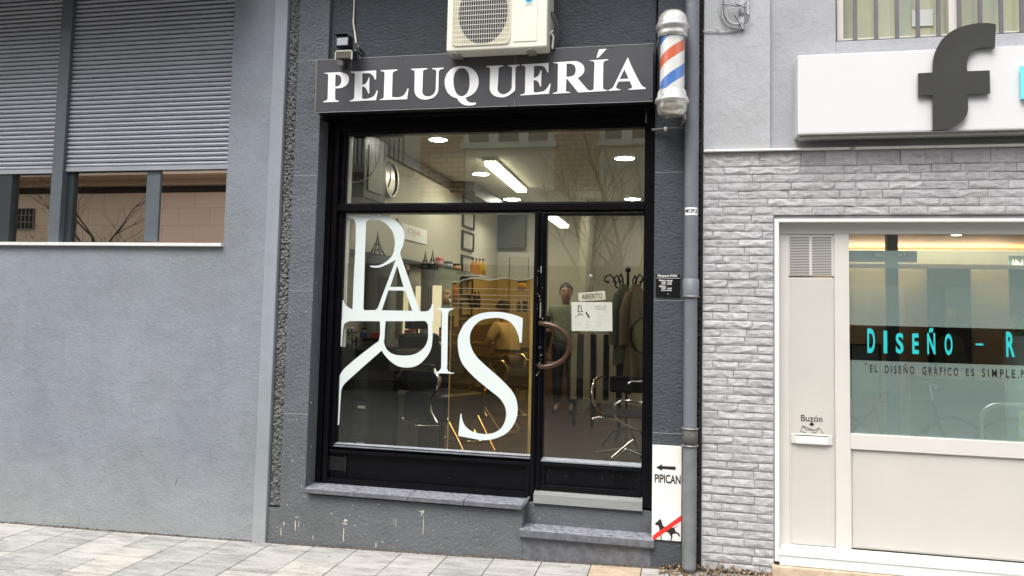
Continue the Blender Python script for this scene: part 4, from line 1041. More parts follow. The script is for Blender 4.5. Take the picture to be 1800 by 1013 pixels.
outline(mb, [parse("548,335 605,335 605,360 628,360 578,405 528,360 548,360", *kz)], PY-.0012, .0006)
def stroke(pts, w=.0016):
    P_ = [W(kz[0]+a_/kz[2], kz[1]+b__/kz[2], PY-.0015) for a_, b__ in pts]; mb.tube(P_, w, 4)
for s in (((415, 395), (375, 490), (480, 512)), ((415, 395), (605, 470), (580, 515), (645, 515), (715, 430), (775, 515), (755, 530)), ((415, 395), (480, 465), (605, 465)), ((605, 475), (715, 430))): stroke(s)
o = mb.build('lettering', M['ink'], mbx, recalc=False)
# shop window glass, band and writing
mb = MB(); mb.box(xg0-.005, XBR, PY+.02, PY+.026, zg0-.005, zg1+.005)
zteal = wz(1600, 441, PY+.02)
bzt = wz(1500, 571.5, PY+.02); bzb = wz(1500, 633, PY+.02)
mb = MB(); mb.box(xg0-.005, XBR, PY+.02, PY+.026, zteal, zg1+.005); mb.build('clear_pane', M['gtop'], sf)
mb = MB(); mb.box(xg0-.005, XBR, PY+.02, PY+.026, bzt, zteal); mb.box(xg0-.005, XBR, PY+.02, PY+.026, zg0-.005, bzb); mb.build('filmed_pane', M['tealglass'], sf)
mb = MB(); mb.box(xg0-.005, XBR, PY+.02, PY+.026, bzb, bzt); mb.build('smoked_band', M['bandglass'], sf)
mb = MB(); GYs = PY+.0195
kq = (1490, 560, 4.403)
def q(ax, ay): return kq[0]+ax/kq[2], kq[1]+ay/kq[2]
for ch, x0_, y0_, x1_, y1_ in (('D', 152, 78, 212, 268), ('I', 278, 95, 306, 270), ('S', 372, 112, 432, 272), ('E', 500, 116, 550, 275), ('Ñ', 615, 72, 678, 278), ('O', 750, 118, 812, 285), ('R', 1226, 104, 1293, 298)):
    a1 = q(x0_, y0_); a2 = q(x1_, y1_); text(mb, ch, a1[0], a1[1], a2[0], a2[1], GYs, .0006, bold=.03)
a1 = q(990, 193); a2 = q(1050, 209); c1 = W(*a1, GYs); c2 = W(*a2, GYs); mb.box(c1.x, c2.x, GYs-.001, GYs-.0002, c2.z, c1.z)
mb.build('title_lettering', M['teal'], sf, recalc=False, label='turquoise lettering DISEÑO - R')
mb = MB()
for wd, x0_, y0_, x1_, y1_ in (('"', 133, 345, 150, 358), ('EL', 172, 358, 232, 416), ('DISEÑO', 288, 352, 516, 427), ('GRÁFICO', 578, 362, 856, 440), ('ES', 915, 388, 980, 445), ('SIMPLE.', 1040, 392, 1325, 458), ('P', 1342, 400, 1364, 458)):
    n_ = len(wd); a1 = q(x0_, y0_); a2 = q(x1_, y1_); text(mb, (' '.join(wd)) if n_ > 1 else wd, a1[0], a1[1], a2[0], a2[1], GYs, .0006, bold=.012)
mb.build('slogan_lettering', M['ink'], sf, recalc=False)
# room behind
RZ0 = .12; RC = wz(1600, 441, .6)
mb = MB(); rc = wz(1600, 405, .3)
mb.box(CX0+.2, XBR, 2.6, 2.66, RZ0, rc+.05); mb.box(CX0+.19, CX0+.25, .12, 2.6, RZ0, rc+.05); mb.box(XBR-.05, XBR, .12, 2.6, RZ0, rc+.05)
mb.build('room_wall', rgb('pale_green_wall', (.62, .66, .62), .8), sf)
mb = MB(); mb.box(CX0+.2, XBR, .12, 2.66, rc+.05, rc+.12); mb.build('room_ceiling', rgb('warm_wood_ceiling', (.60, .36, .17), .5), sf)
mb = MB(); mb.box(CX0+.2, XBR, .12, 2.66, RZ0-.05, RZ0); mb.build('room_floor', rgb('grey_floor', (.30, .32, .31), .4), sf)
mb = MB(); mb.box(wx(1560, 500, .9), wx(1578, 500, .9), .88, .96, RZ0, rc+.05); mb.build('column', rgb('dark_teal_column', (.05, .07, .075), .5), sf)
def P_(name, Y, px0, py0, px1, py1, mat, label, cat, th=.02, frame=None, group=None):
    a_ = W(px0, (py0+py1)/2, Y); b__ = W(px1, (py0+py1)/2, Y); t_ = W((px0+px1)/2, py0, Y); u_ = W((px0+px1)/2, py1, Y)
    e_ = empty(name, ((a_.x+b__.x)/2, Y, u_.z), label, cat, group)
    m_ = MB(); m_.box(a_.x, b__.x, Y, Y+th, u_.z, t_.z); m_.build('board', mat, e_, bevel=.002)
    return e_, a_.x, b__.x, u_.z, t_.z
e_, x0, x1, z0, z1 = P_('poster', 2.5, 1632, 470, 1708, 690, rgb('dark_poster', (.012, .018, .02)), 'dark poster with a pale portrait bust on the back wall of the design shop', 'poster')
mb = MB(); cx_ = (x0+x1)/2; h_ = z1-z0
mb.lathe([(0, -.001), (.06, -.001), (0, -.002)], (cx_, 2.498, z0+h_*.60), 'y', 20, sx=1, sy=1.35)
mb.add([(cx_-.16, 2.497, z0+h_*.2), (cx_+.16, 2.497, z0+h_*.2), (cx_+.10, 2.497, z0+h_*.43), (cx_, 2.497, z0+h_*.48), (cx_-.10, 2.497, z0+h_*.43)], [(0, 1, 2, 3, 4)])
mb.build('printed_figure', rgb('print_grey', (.16, .18, .175)), e_, recalc=False)
e_, x0, x1, z0, z1 = P_('shop_screen', 1.6, 1492, 441, 1612, 461, rgb('dark_screen', (.04, .05, .055), .2), 'dark hanging header board with small white words, upper left of the design shop window', 'display')
mb = MB(); text(mb, 'IMAGEN', 1539, 445, 1560, 451, 1.598); text(mb, 'A4  Y', 1578, 445, 1592, 451, 1.598); mb.build('lettering', M['letter'], e_, recalc=False)
e_, x0, x1, z0, z1 = P_('wall_board', 2.2, 1775, 450, 1860, 560, rgb('teal_dark_board', (.06, .09, .09)), 'dark board with pale slanted capitals at the right end of the design shop', 'sign')
mb = MB(); text(mb, 'INSA', 1780, 456, 1822, 472, 2.197); mb.build('lettering', M['letter'], e_, recalc=False)
e_, x0, x1, z0, z1 = P_('picture_frame', 1.2, 1497, 608, 1545, 700, rgb('pale_panel', (.45, .48, .46)), 'black framed pale panel standing low at the left of the design shop window', 'frame')
mb = MB(); 
for bx_ in ((x0-.015, x0, z0, z1+.015), (x1, x1+.015, z0, z1+.015), (x0, x1, z1, z1+.015)): mb.box(bx_[0], bx_[1], 1.18, 1.21, bx_[2], bx_[3])
mb.build('frame', M['iblack'], e_)
tb = empty('counter', (2.4, 1.7, RZ0), 'dark shop counter in the middle of the design shop', 'counter')
mb = MB(); a = W(1632, 700, 1.5); b_ = W(1775, 700, 1.5); mb.box(a.x, b_.x, 1.5, 2.0, RZ0, wz(1700, 668, 1.5)); mb.build('body', rgb('dark_counter', (.05, .06, .06), .4), tb, bevel=.005)
mb = MB(); mb.box(a.x-.02, b_.x+.02, 1.48, 2.02, wz(1700, 668, 1.5)+.001, wz(1700, 668, 1.5)+.03); mb.build('counter_top', rgb('pale_top', (.4, .4, .38), .4), tb)
tp = empty('pot_plant', (wx(1795, 600, .6), .6, RZ0), 'bright green leafy plant at the right edge of the design shop window', 'plant')
mb = MB(); c = W(1797, 570, .6); rr = random.Random(2)
for i in range(26):
    a_ = rr.uniform(0, 2*PI); l_ = rr.uniform(.06, .16); u = rr.uniform(-.10, .14); p = Vector((c.x+rr.uniform(-.03, .03), .6+rr.uniform(-.03, .03), c.z-.05))
    t = p+Vector((math.cos(a_)*l_*.6, math.sin(a_)*l_*.4, u)); s_ = Vector((-(t-p).z, 0, (t-p).x)).normalized()*.016; m_ = (p+t)/2+Vector((0, 0, .02))
    mb.add([p, m_+s_, t, m_-s_], [(0, 1, 2, 3)])
mb.build('leaves', rgb('lime_leaf', (.16, .32, .05), .5), tp, recalc=False)
mb = MB(); mb.lathe([(0, RZ0+.01), (.09, RZ0+.01), (.12, c.z-.1), (.09, c.z-.08), (.0, c.z-.08)], (c.x, .6, 0), 'z', 18); mb.build('pot', rgb('pale_pot', (.5, .5, .48)), tp)
# spot lamp inside
a = W(1682, 418, 1.0)
e_ = empty('ceiling_spotlight', (a.x, 1.0, rc+.02), 'small warm recessed spotlight in the wooden ceiling of the design shop', 'lamp')
mb = MB(); mb.cyl((a.x, 1.0, rc+.046), .035, -.012, 'z', 18); mb.build('bulb', M['spot'], e_)
mb = MB(); mb.lathe([(.036, 0), (.05, 0), (.05, -.008), (.036, -.008)], (a.x, 1.0, rc+.049), 'z', 18); mb.build('rim', M['chrome'], e_)
e_ = empty('added_uplight', (2.3, 2.2, rc-.07), 'added long warm uplight hung under the wooden ceiling of the design shop', 'lamp')  # made-up uplight, added to brighten the wooden ceiling
mb = MB(); mb.box(1.2, 3.4, 2.15, 2.30, rc-.130, rc-.125); mb.build('diffuser', M['warmpanel'], e_); mb = MB(); mb.box(1.18, 3.42, 2.12, 2.33, rc-.150, rc-.131); mb.box(1.18, 3.42, 2.12, 2.149, rc-.130, rc-.12); mb.build('housing', M['wood'], e_)
# ================================================================== cable coil on the pale wall
cb = empty('cable_coil', (wx(1290, 30), -.05, wz(1290, 55)), 'tangled coil of grey cables hooked on the pale upper wall', 'cable')
kc = (1260, 0, 14.475)
def cab(pts, r, mat, Y=-.03, nm='cable_loop'):
    pts2 = [(kc[0]+a_/kc[2], kc[1]+b__/kc[2]) for a_, b__ in pts]
    out = []
    n = len(pts2)
    for i in range(n-1):
        p0 = pts2[max(i-1, 0)]; p1 = pts2[i]; p2 = pts2[i+1]; p3 = pts2[min(i+2, n-1)]
        for j in range(5):
            u = j/5
            f = lambda k: .5*((2*p1[k])+(-p0[k]+p2[k])*u+(2*p0[k]-5*p1[k]+4*p2[k]-p3[k])*u*u+(-p0[k]+3*p1[k]-3*p2[k]+p3[k])*u**3)
            out.append(W(f(0), f(1), Y))
    out.append(W(*pts2[-1], Y))
    m_ = MB(); m_.tube(out, r, 6); m_.build(nm, mat, cb)
cab([(90, -60), (80, 200), (90, 380), (150, 480), (300, 560), (420, 640), (560, 640)], .0042, M['cable'], -.03)
cab([(130, -60), (130, 250), (170, 480), (250, 620), (400, 700), (540, 700)], .0046, M['cable'], -.042)
cab([(240, -20), (240, 300), (280, 480), (380, 590), (500, 620), (560, 600)], .0052, M['cable'], -.05)
cab([(170, 0), (150, 260), (190, 420), (290, 560), (460, 660)], .0035, M['cableD'], -.024)
cab([(600, 200), (550, 330), (540, 450), (590, 600), (640, 560)], .0042, M['cable'], -.036)
cab([(560, 350), (700, 350), (800, 380), (820, 430), (760, 560), (660, 620)], .0038, M['cableD'], -.045)
cab([(820, -80), (790, 180), (795, 380)], .0042, M['white'], -.03)
cab([(290, 0), (430, 100), (620, 150), (700, 60), (800, 20), (830, -60)], .0042, M['cable'], -.055)
cab([(120, 120), (320, 130), (460, 170), (640, 180), (740, 190)], .0034, M['cableD'], -.06)
cab([(740, -60), (730, 150), (740, 360), (690, 560), (600, 700), (470, 780), (200, 815), (-20, 805), (-300, 800), (-360, 800)], .0038, M['cable'], -.022)
cab([(440, 380), (520, 500), (590, 640), (640, 720)], .0036, M['cableD'], -.05)
cab([(300, 230), (480, 200), (650, 190)], .0034, M['cable'], -.064)
cab([(450, -40), (500, 90), (620, 130)], .0044, M['cable'], -.06)
mb = MB(); c = W(1262, 52, -.02); mb.tube([(c.x-.01, -.012, c.z+.02), (c.x-.01, -.03, c.z+.005), (c.x+.006, -.03, c.z-.01)], .004, 6); mb.build('wall_hook', M['cable'], cb); mb = MB(); c = W(1300, 22, -.02); mb.box(c.x, c.x+.03, -.035, -.012, c.z-.12, c.z+.11); mb.build('wall_clip', M['cable'], cb)
# ================================================================== ACROSS THE STREET (seen only as reflections)
OY = -12.06
def R(px, py): w = W(px, py, 12.4); return w.x, w.z
ob = empty('opposite_building', (0, OY-.5, 0), 'beige house with brick panels and white windows, seen reflected in the salon glass', 'building')
mBeige = plaster('beige_render', (.80, .77, .68), .08, .3, 30, .006)
def brickmat():
    m, nt, b = newmat('light_brown_brick')
    t = nt.nodes.new('ShaderNodeTexBrick'); nt.links.new(pos(nt), t.inputs['Vector'])
    mp = t.inputs['Vector'].links[0].from_node; mp.inputs['Rotation'].default_value = (PI/2, 0, 0)
    t.inputs['Scale'].default_value = 1; t.inputs['Brick Width'].default_value = .3; t.inputs['Row Height'].default_value = .12; t.inputs['Mortar Size'].default_value = .018
    t.inputs['Color1'].default_value = (.62, .36, .22, 1); t.inputs['Color2'].default_value = (.72, .45, .29, 1); t.inputs['Mortar'].default_value = (.16, .09, .06, 1)
    nt.links.new(t.outputs['Color'], b.inputs['Base Color']); b.inputs['Roughness'].default_value = .85
    return m
mBrick = brickmat()
z_u = R(1000, 467)[1]; z_cor = z_u+.0
xl, xr = -10.3, 9.0
mb = MB(); mb.box(xl, xr, OY-.4, OY, z_u, 9.5); mb.build('upper_wall', mBeige, ob)
mb = MB()
for (p0, p1, q0, q1) in ((740, 815, 200, 345), (975, 1052, 200, 335), (1200, 1290, 200, 335), (1420, 1500, 200, 340)):
    mb = MB(); x0, za = R(p0, q0); x1, zb_ = R(p1, q1); mb.box(x0, x1, OY, OY+.05, zb_, 9.4); mb.build('brick_panel', mBrick, ob)
def win(x0, x1, z0, z1, n):
    w = MB(); 
    w.box(x0-.08, x1+.08, OY, OY+.14, z0-.14, z0); w.box(x0, x0+.12, OY, OY+.07, z0, z1); w.box(x1-.12, x1, OY, OY+.07, z0, z1); w.box(x0, x1, OY, OY+.07, z1-.1, z1)
    for i in range(1, n): x = lerp(x0, x1, i/n); w.box(x-.12, x+.12, OY, OY+.07, z0, z1-.1)
    f = w.build('window', M['white'], ob)
    g = MB(); g.box(x0+.12, x1-.12, OY+.01, OY+.03, z0, z1-.1); g.build('pane', rgb('dark_window_pane', (.05, .055, .05), .1), f)
x0, zs = R(816, 252); x1, _ = R(972, 252); win(x0, x1, zs, zs+1.5, 3)
x0, _ = R(1054, 252); x1, _ = R(1198, 252); win(x0, x1, zs, zs+1.5, 3)
x0, _ = R(1292, 252); x1, _ = R(1418, 252); win(x0, x1, zs, zs+1.5, 2)
# balcony with railing
bx0, bz = R(612, 300); bx1, _ = R(728, 300)
mb = MB(); mb.box(bx0, bx1, OY, OY+.9, bz-.18, bz); mb.build('balcony', rgb('out_of_frame_slab', (.4, .38, .33), .8), ob)
mb = MB()
for i in range(16): x = lerp(bx0, bx1, i/15); mb.box(x-.012, x+.012, OY+.86, OY+.885, bz, bz+.62)
mb.box(bx0, bx1, OY+.85, OY+.895, bz+.62, bz+.66); mb.build('balcony_railing', M['iblack'], ob)
# ground floor: dark shop band, shutters, doors
mb = MB(); mb.box(xl, xr, OY-.4, OY-.12, -.4, z_u); mb.build('ground_floor_wall', rgb('dark_brown_wall', (.045, .038, .032), .6), ob)
mb = MB(); mb.box(xl, xr, OY-.12, OY+.05, z_u-.36, z_u-.001); mb.build('shop_fascia', rgb('near_black_fascia', (.02, .02, .022), .4), ob)
mb = MB()
for (x0_, x1_) in ((-9.6, -7.8), (-6.9, -5.0), (-3.9, -3.1), (-2.5, -1.7), (-1.1, .2), (1.0, 2.4), (3.2, 4.6), (5.4, 7.4)):
    mb = MB(); mb.box(x0_, x1_, OY-.12, OY-.05, -.1, z_u-.37); mb.build('rolled_shutter', rgb('beige_shutter', (.30, .27, .21), .6), ob)
mb = MB(); mb.box(xl, xr, OY+.0, OY+2.2, -.3, .10); o = mb.build('opposite_pavement', M['joint']); tag(o, kind='structure')
# second house further left (tan), reflected in the shuttered window
t2 = empty('tan_house', (-19, OY-.4, 0), 'tan stone-faced house with a small barred window, seen reflected in the left window', 'building')
mtan = newmat('tan_stone'); 
nt = mtan[1]; b_ = mtan[2]; tx = nt.nodes.new('ShaderNodeTexBrick'); v_ = pos(nt); nt.links.new(v_, tx.inputs['Vector']); tx.inputs['Vector'].links[0].from_node.inputs['Rotation'].default_value = (PI/2, 0, 0)
tx.inputs['Scale'].default_value = 1; tx.inputs['Brick Width'].default_value = .9; tx.inputs['Row Height'].default_value = .45; tx.inputs['Mortar Size'].default_value = .006
tx.inputs['Color1'].default_value = (.82, .62, .48, 1); tx.inputs['Color2'].default_value = (.76, .56, .42, 1); tx.inputs['Mortar'].default_value = (.55, .4, .28, 1)
nt.links.new(tx.outputs['Color'], b_.inputs['Base Color'])
def R2(px, py): w = W(px, py, 12.2); return w.x, w.z
zc1 = R2(250, 340)[1]
mb = MB(); mb.box(-30, -10.32, OY-.4, OY+.1, -.4, zc1); mb.build('stone_wall', mtan[0], t2)
mb = MB(); mb.box(-30, -10.32, OY-.4, OY+.0, zc1, zc1+.18); mb.build('dark_course', M['slot'], t2)
mb = MB(); mb.box(-30, -10.32, OY-.4, OY+.25, zc1+.18, zc1+.32); mb.box(-30, -10.32, OY-.3, OY+1.0, zc1+.32, zc1+.44); mb.box(-30, -10.32, OY+.94, OY+1.0, zc1+.44, zc1+1.4); mb.box(-30, -12.6, OY-.4, OY-.1, zc1+.32, 9)
mb.build('balcony', rgb('peach_balcony', (.78, .60, .47), .8), t2)
x0, z1_ = R2(30, 368); x1, z0_ = R2(62, 404)
mb = MB(); mb.box(x0, x1, OY+.1, OY+.11, z0_, z1_); mb.build('dark_window', M['slot'], t2)
mb = MB()
for i in range(6): x = lerp(x0, x1, i/5); mb.box(x-.012, x+.012, OY+.14, OY+.16, z0_, z1_)
for i in range(4): z = lerp(z0_, z1_, i/3); mb.box(x0, x1, OY+.16, OY+.175, z-.012, z+.012)
mb.build('window_bars', rgb('bar_grey', (.25, .24, .2)), t2)
# bare street trees
mBark = paint('grey_bark', (.055, .045, .035), .9, .25, 20, bs=.4, bscale=50)
def tree(x, y, h, seed, label):
    rr_ = random.Random(seed); root = empty('bare_tree', (x, y, gzz(x)), label, 'tree', None)
    m_ = MB(); tr = MB(); c_ = MB()
    def limb(mb_, p, d, L, r, lv):
        pts = [p]; rad = [r]; q_ = p.copy(); dd = d.copy(); n = 6
        for i in range(n):
            dd = (dd+Vector((rr_.uniform(-.13, .13), rr_.uniform(-.13, .13), .07 if lv else 0))).normalized(); q_ = q_+dd*L/n; pts.append(q_.copy()); rad.append(r*(1-.62*(i+1)/n))
        mb_.tube(pts, rad, 7 if lv < 2 else 4, cap=False)
        if lv < 4:
            k_ = (8, 5, 4, 3)[lv]
            for j in range(k_):
                t = rr_.uniform(.35 if lv else .42, 1); i = min(n-1, int(t*n)); a_ = rr_.uniform(0, 2*PI); ang = rr_.uniform(.4, .85)
                ax = dd.orthogonal().normalized(); ax.rotate(Matrix.Rotation(a_, 3, dd)); nd = (dd*math.cos(ang)+ax*math.sin(ang)).normalized()
                limb(c_, pts[i+1] if i+1 < len(pts) else pts[-1], nd, L*rr_.uniform(.42, .62), rad[i]*.55, lv+1)
    base_ = Vector((x, y, gzz(x)))
    limb(tr, base_, Vector((0, 0, 1)), h*.62, .075, 0)
    tr.build('trunk', mBark, root); c_.build('crown', mBark, root)
xt, _ = R(1053, 460); 
dv = W(1053, 460, 7.4); tree(dv.x, -7.06, 4.9, 4, 'bare young street tree reflected in the salon door')
dv = W(1122, 300, 9.2); tree(dv.x, -8.86, 5.6, 9, 'bare street tree farther off, reflected at the right of the transom pane')
dv = W(190, 360, 8.4); tree(dv.x, -8.06, 5.0, 12, 'bare street tree reflected in the left window under the shutter')
# bicycles and racks by the camera, reflected in the design shop
mFr = rgb('steel_hoop', (.6, .6, .6), .25, .9)
def hoop(x, y, label, w=.75, h=.82, rz=0):
    e_ = empty('bike_rack', (x, y, gzz(x)), label, 'bike rack', 'steel bicycle hoops on the pavement'); m_ = MB(); r = .15; z0 = gzz(x); p = [(x-w/2, y, z0)]
    for i in range(7): t = PI-PI/2*i/6; p.append((x-w/2+r+r*math.cos(t), y, z0+h-r+r*math.sin(t)))
    for i in range(7): t = PI/2-PI/2*i/6; p.append((x+w/2-r+r*math.cos(t), y, z0+h-r+r*math.sin(t)))
    p.append((x+w/2, y, z0)); m_.tube(p, .024, 10); m_.build('hoop', mFr, e_); return e_
for i, (x, y, l) in enumerate(((3.05, -2.3, 'steel bicycle hoop nearest the design shop window'), (3.75, -2.6, 'middle one of the three steel bicycle hoops'), (4.5, -2.9, 'steel bicycle hoop farthest to the right'))): hoop(x, y, l)
def bike(x, y, col, label):
    z0 = gzz(x); e_ = empty('bicycle', (x, y, z0), label, 'bicycle', 'bicycles parked at the hoops')
    for sx in (-.52, .52):
        w_ = MB(); w_.tube([(x+sx+.33*math.cos(2*PI*i/28), y, z0+.345+.33*math.sin(2*PI*i/28)) for i in range(28)], .018, 8, closed=True)
        for i in range(14): a_ = PI*2*i/14; w_.tube([(x+sx, y, z0+.345), (x+sx+.32*math.cos(a_), y, z0+.345+.32*math.sin(a_))], .0022, 4)
        w_.build('wheel', M['rubber'], e_)
    f_ = MB(); bb = (x-.05, y, z0+.30); st_ = (x-.18, y, z0+.80); hd = (x+.36, y, z0+.82); hd2 = (x+.40, y, z0+.62)
    for a_, b__ in ((bb, st_), (st_, hd), (bb, hd2), ((x-.52, y, z0+.345), bb), ((x-.52, y, z0+.345), (x-.16, y, z0+.74)), (hd, hd2), (hd2, (x+.52, y, z0+.345))): f_.tube([a_, b__], .016, 8)
    f_.build('frame', col, e_)
    f_ = MB(); f_.box(x-.30, x-.05, y-.06, y+.06, z0+.86, z0+.90); f_.tube([st_, (x-.2, y, z0+.87)], .012, 6); f_.build('saddle', M['leather'], e_, bevel=.01)
    f_ = MB(); f_.tube([hd, (x+.33, y, z0+.98)], .012, 6); f_.tube([(x+.30, y-.3, z0+.98), (x+.36, y-.12, z0+.98), (x+.36, y+.12, z0+.98), (x+.30, y+.3, z0+.98)], .011, 6); f_.build('handlebar', M['chrome'], e_)
    f_ = MB(); f_.tube([(x-.05+.12*math.cos(i*PI/10), y-.03, z0+.30+.12*math.sin(i*PI/10)) for i in range(20)], .006, 5, closed=True); f_.tube([(x-.05, y-.06, z0+.30), (x+.08, y-.08, z0+.2)], .01, 5); f_.build('crankset', M['ring'], e_)
bike(3.5, -2.45, rgb('red_bike', (.4, .04, .03), .3), 'red bicycle parked between two of the steel hoops')
bike(2.05, -2.75, rgb('blackbike', (.03, .03, .035), .3), 'black bicycle leaning left of the hoops')
e_ = empty('bollard', (2.9, -2.0, gzz(2.9)), 'yellow-green pavement post beside the bicycle hoops', 'bollard')
mb = MB(); mb.lathe([(.0, 0), (.03, 0), (.03, .78), (.022, .81), (0, .82)], (2.9, -2.0, gzz(2.9)), 'z', 14); mb.build('post', rgb('lime_paint', (.45, .6, .02), .4), e_)
mb = MB(); mb.lathe([(.0305, .60), (.032, .60), (.032, .68), (.0305, .68)], (2.9, -2.0, gzz(2.9)), 'z', 14); mb.build('reflective_band', M['white'], e_)
# ================================================================== SALON INTERIOR
FZ = H-1.42; CZ = H+1.50; LWX = -2.75; RWX = .42; BWY = 6.3
mb = MB(); mb.box(LWX-.08, LWX, .30, BWY, FZ-.05, CZ+.05); mb.box(RWX, RWX+.08, .30, BWY, FZ-.05, CZ+.05); mb.box(LWX, RWX, BWY, BWY+.08, FZ-.05, CZ+.05)
mb.box(-1.35, -1.27, 5.2, BWY, FZ, CZ-.001)
mb.box(LWX-.08, XO, .205, .299, FZ-.3, CZ+.05)
mb.build('interior_wall', M['iwall'], sb)
mb = MB(); mb.box(LWX-.08, RWX+.08, .30, BWY+.08, CZ+.051, CZ+.12); mb.box(LWX, RWX, .205, .299, zTop-.02, CZ+.11) if False else None
mb.box(LWX, RWX, .3005, BWY-.001, CZ, CZ+.05); mb.build('interior_ceiling', M['iceil'], sb)
mb = MB(); mb.box(LWX-.08, RWX+.08, .305, BWY+.08, FZ-.3, FZ-.055)
mb.build('subfloor', M['slot'], sb)
def tilefloor():
    m, nt, b = newmat('salon_floor_tiles')
    t = nt.nodes.new('ShaderNodeTexBrick'); nt.links.new(pos(nt), t.inputs['Vector'])
    t.offset = 0; t.inputs['Scale'].default_value = 1; t.inputs['Brick Width'].default_value = .33; t.inputs['Row Height'].default_value = .33; t.inputs['Mortar Size'].default_value = .004
    t.inputs['Color1'].default_value = (.085, .038, .026, 1); t.inputs['Color2'].default_value = (.055, .03, .022, 1); t.inputs['Mortar'].default_value = (.04, .03, .025, 1)
    nt.links.new(t.outputs['Color'], b.inputs['Base Color']); b.inputs['Roughness'].default_value = .3
    return m
mb = MB(); mb.box(LWX, RWX, .201, BWY, FZ-.05, FZ); mb.build('interior_floor', tilefloor(), sb)
mb = MB(); mb.box(LWX, LWX+.05, .31, 3.6, CZ-.10, CZ-.001); mb.box(LWX, LWX+.30, 3.6, 3.68, CZ-.12, CZ-.001); mb.box(LWX+.25, LWX+.30, 3.68, BWY, CZ-.16, CZ-.001)
mb.build('ceiling_trim', rgb('dark_trim', (.03, .028, .025), .5), sb)
mb = MB(); mb.box(LWX+.001, -1.36, BWY-.03, BWY-.001, FZ, FZ+1.15); mb.box(LWX+.001, LWX+.02, 3.3, BWY-.031, FZ, FZ+1.15); mb.build('wainscot', rgb('brown_wainscot', (.13, .065, .022), .45), sb)
# back of the room
mb = MB(); a = W(856, 376, 6.2); b_ = W(924, 437, 6.2); mb.box(a.x, b_.x, 6.14, 6.29, b_.z, a.z); o = mb.build('wall_hatch', rgb('dark_grey_hatch', (.05, .055, .05), .5), bevel=.01); tag(o, 'dark grey hatch high on the back wall of the salon', 'cabinet')
mb = MB(); a = W(862, 452, 6.2); b_ = W(925, 640, 6.2)
wd = empty('back_door', ((a.x+b_.x)/2, 6.2, FZ), 'cream double door in the back wall of the salon', 'door')
for s_ in (0, 1): m_ = MB(); xa = lerp(a.x, b_.x, s_*.5)+.006; xb_ = lerp(a.x, b_.x, s_*.5+.5)-.006; m_.box(xa, xb_, 6.22, 6.268, FZ, a.z); m_.box(xa+.06, xb_-.06, 6.213, 6.221, FZ+1.0, a.z-.08); m_.build('leaf', M['iwall2'], wd, bevel=.004)
m_ = MB(); m_.box(a.x-.08, a.x, 6.23, 6.298, FZ, a.z+.08); m_.box(b_.x, b_.x+.08, 6.23, 6.298, FZ, a.z+.08); m_.box(a.x, b_.x, 6.23, 6.298, a.z, a.z+.08); m_.build('door_frame', M['cream'], wd)
# ceiling lights
def disc(px, py, r, label, zc=CZ):
    d = None
    lo, hi = .3, 6.2
    for _ in range(40):
        mid = (lo+hi)/2
        if W(px, py, mid).z > zc: hi = mid
        else: lo = mid
    c = W(px, py, lo); e_ = empty('ceiling_light', (c.x, c.y, zc-.03), label, 'ceiling light', 'round ceiling lights in the salon')
    m_ = MB(); m_.lathe([(0, -.016), (r*.94, -.016), (r*.94, -.004)], (c.x, c.y, zc), 'z', 28); m_.build('diffuser', M['lamp'], e_)
    m_ = MB(); m_.lathe([(r*.95, -.001), (r*1.06, -.001), (r*1.06, -.014), (r*.95, -.018)], (c.x, c.y, zc), 'z', 28); m_.build('rim', M['white'], e_)
    return e_
M['lamp'].node_tree.nodes['Principled BSDF'].inputs['Emission Strength'].default_value = LAMP
disc(770, 243, .085, 'round white ceiling light nearest the window, above the letter P'); disc(845, 304, .095, 'round ceiling light left of the fluorescent tube'); disc(900, 349, .12, 'round ceiling light just below the end of the fluorescent tube')
disc(1098, 276, .10, 'round ceiling light at the upper right of the transom pane'); disc(1112, 348.5, .11, 'round ceiling light low in the right corner of the transom pane')
e_ = empty('ceiling_speaker', (wx(806, 333, 4.1), 4.1, CZ-.01), 'small dark round grille in the salon ceiling', 'ceiling vent'); m_ = MB(); m_.cyl((wx(806, 333, 4.1), 4.1, CZ-.001), .11, -.008, 'z', 24); m_.lathe([(.112, -.0005), (.125, -.001), (.125, -.01), (.112, -.01)], (wx(806, 333, 4.1), 4.1, CZ), 'z', 24); m_.build('grille', rgb('brown_grille', (.16, .14, .11), .5), e_)
def tube_light(x, y0, y1, z, label, x1=None):
    x1 = x if x1 is None else x1
    e_ = empty('fluorescent_light', ((x+x1)/2, (y0+y1)/2, z), label, 'ceiling light')
    m_ = MB(); vs = []
    for (xx_, yy_) in ((x, y0), (x1, y1)):
        for dx, dz in ((-.06, .03), (-.06, 0), (.06, 0), (.06, .03)): vs.append((xx_+dx, yy_, z+dz))
    m_.add(vs, [(0, 1, 5, 4), (1, 2, 6, 5), (2, 3, 7, 6), (3, 0, 4, 7), (0, 3, 2, 1), (4, 5, 6, 7)]); m_.build('diffuser', M['tube'], e_)
    m_ = MB(); vs = [(a_[0]+dx, a_[1]-.0, z+dz) for a_ in ((x, y0-.06), (x1, y1+.06)) for dx, dz in ((-.07, .06), (-.07, .032), (.07, .032), (.07, .06))]
    m_.add(vs, [(0, 1, 5, 4), (1, 2, 6, 5), (2, 3, 7, 6), (3, 0, 4, 7), (0, 3, 2, 1), (4, 5, 6, 7)]); m_.build('housing', M['white'], e_)
def onceil(px, py, zc):
    lo, hi = .3, 6.2
    for _ in range(40):
        mid = (lo+hi)/2
        if W(px, py, mid).z > zc: hi = mid
        else: lo = mid
    return W(px, py, lo)
a = onceil(862, 291, CZ-.07); b_ = onceil(917, 339, CZ-.07); tube_light(a.x, a.y, b_.y, CZ-.065, 'long warm fluorescent light on the salon ceiling', b_.x)
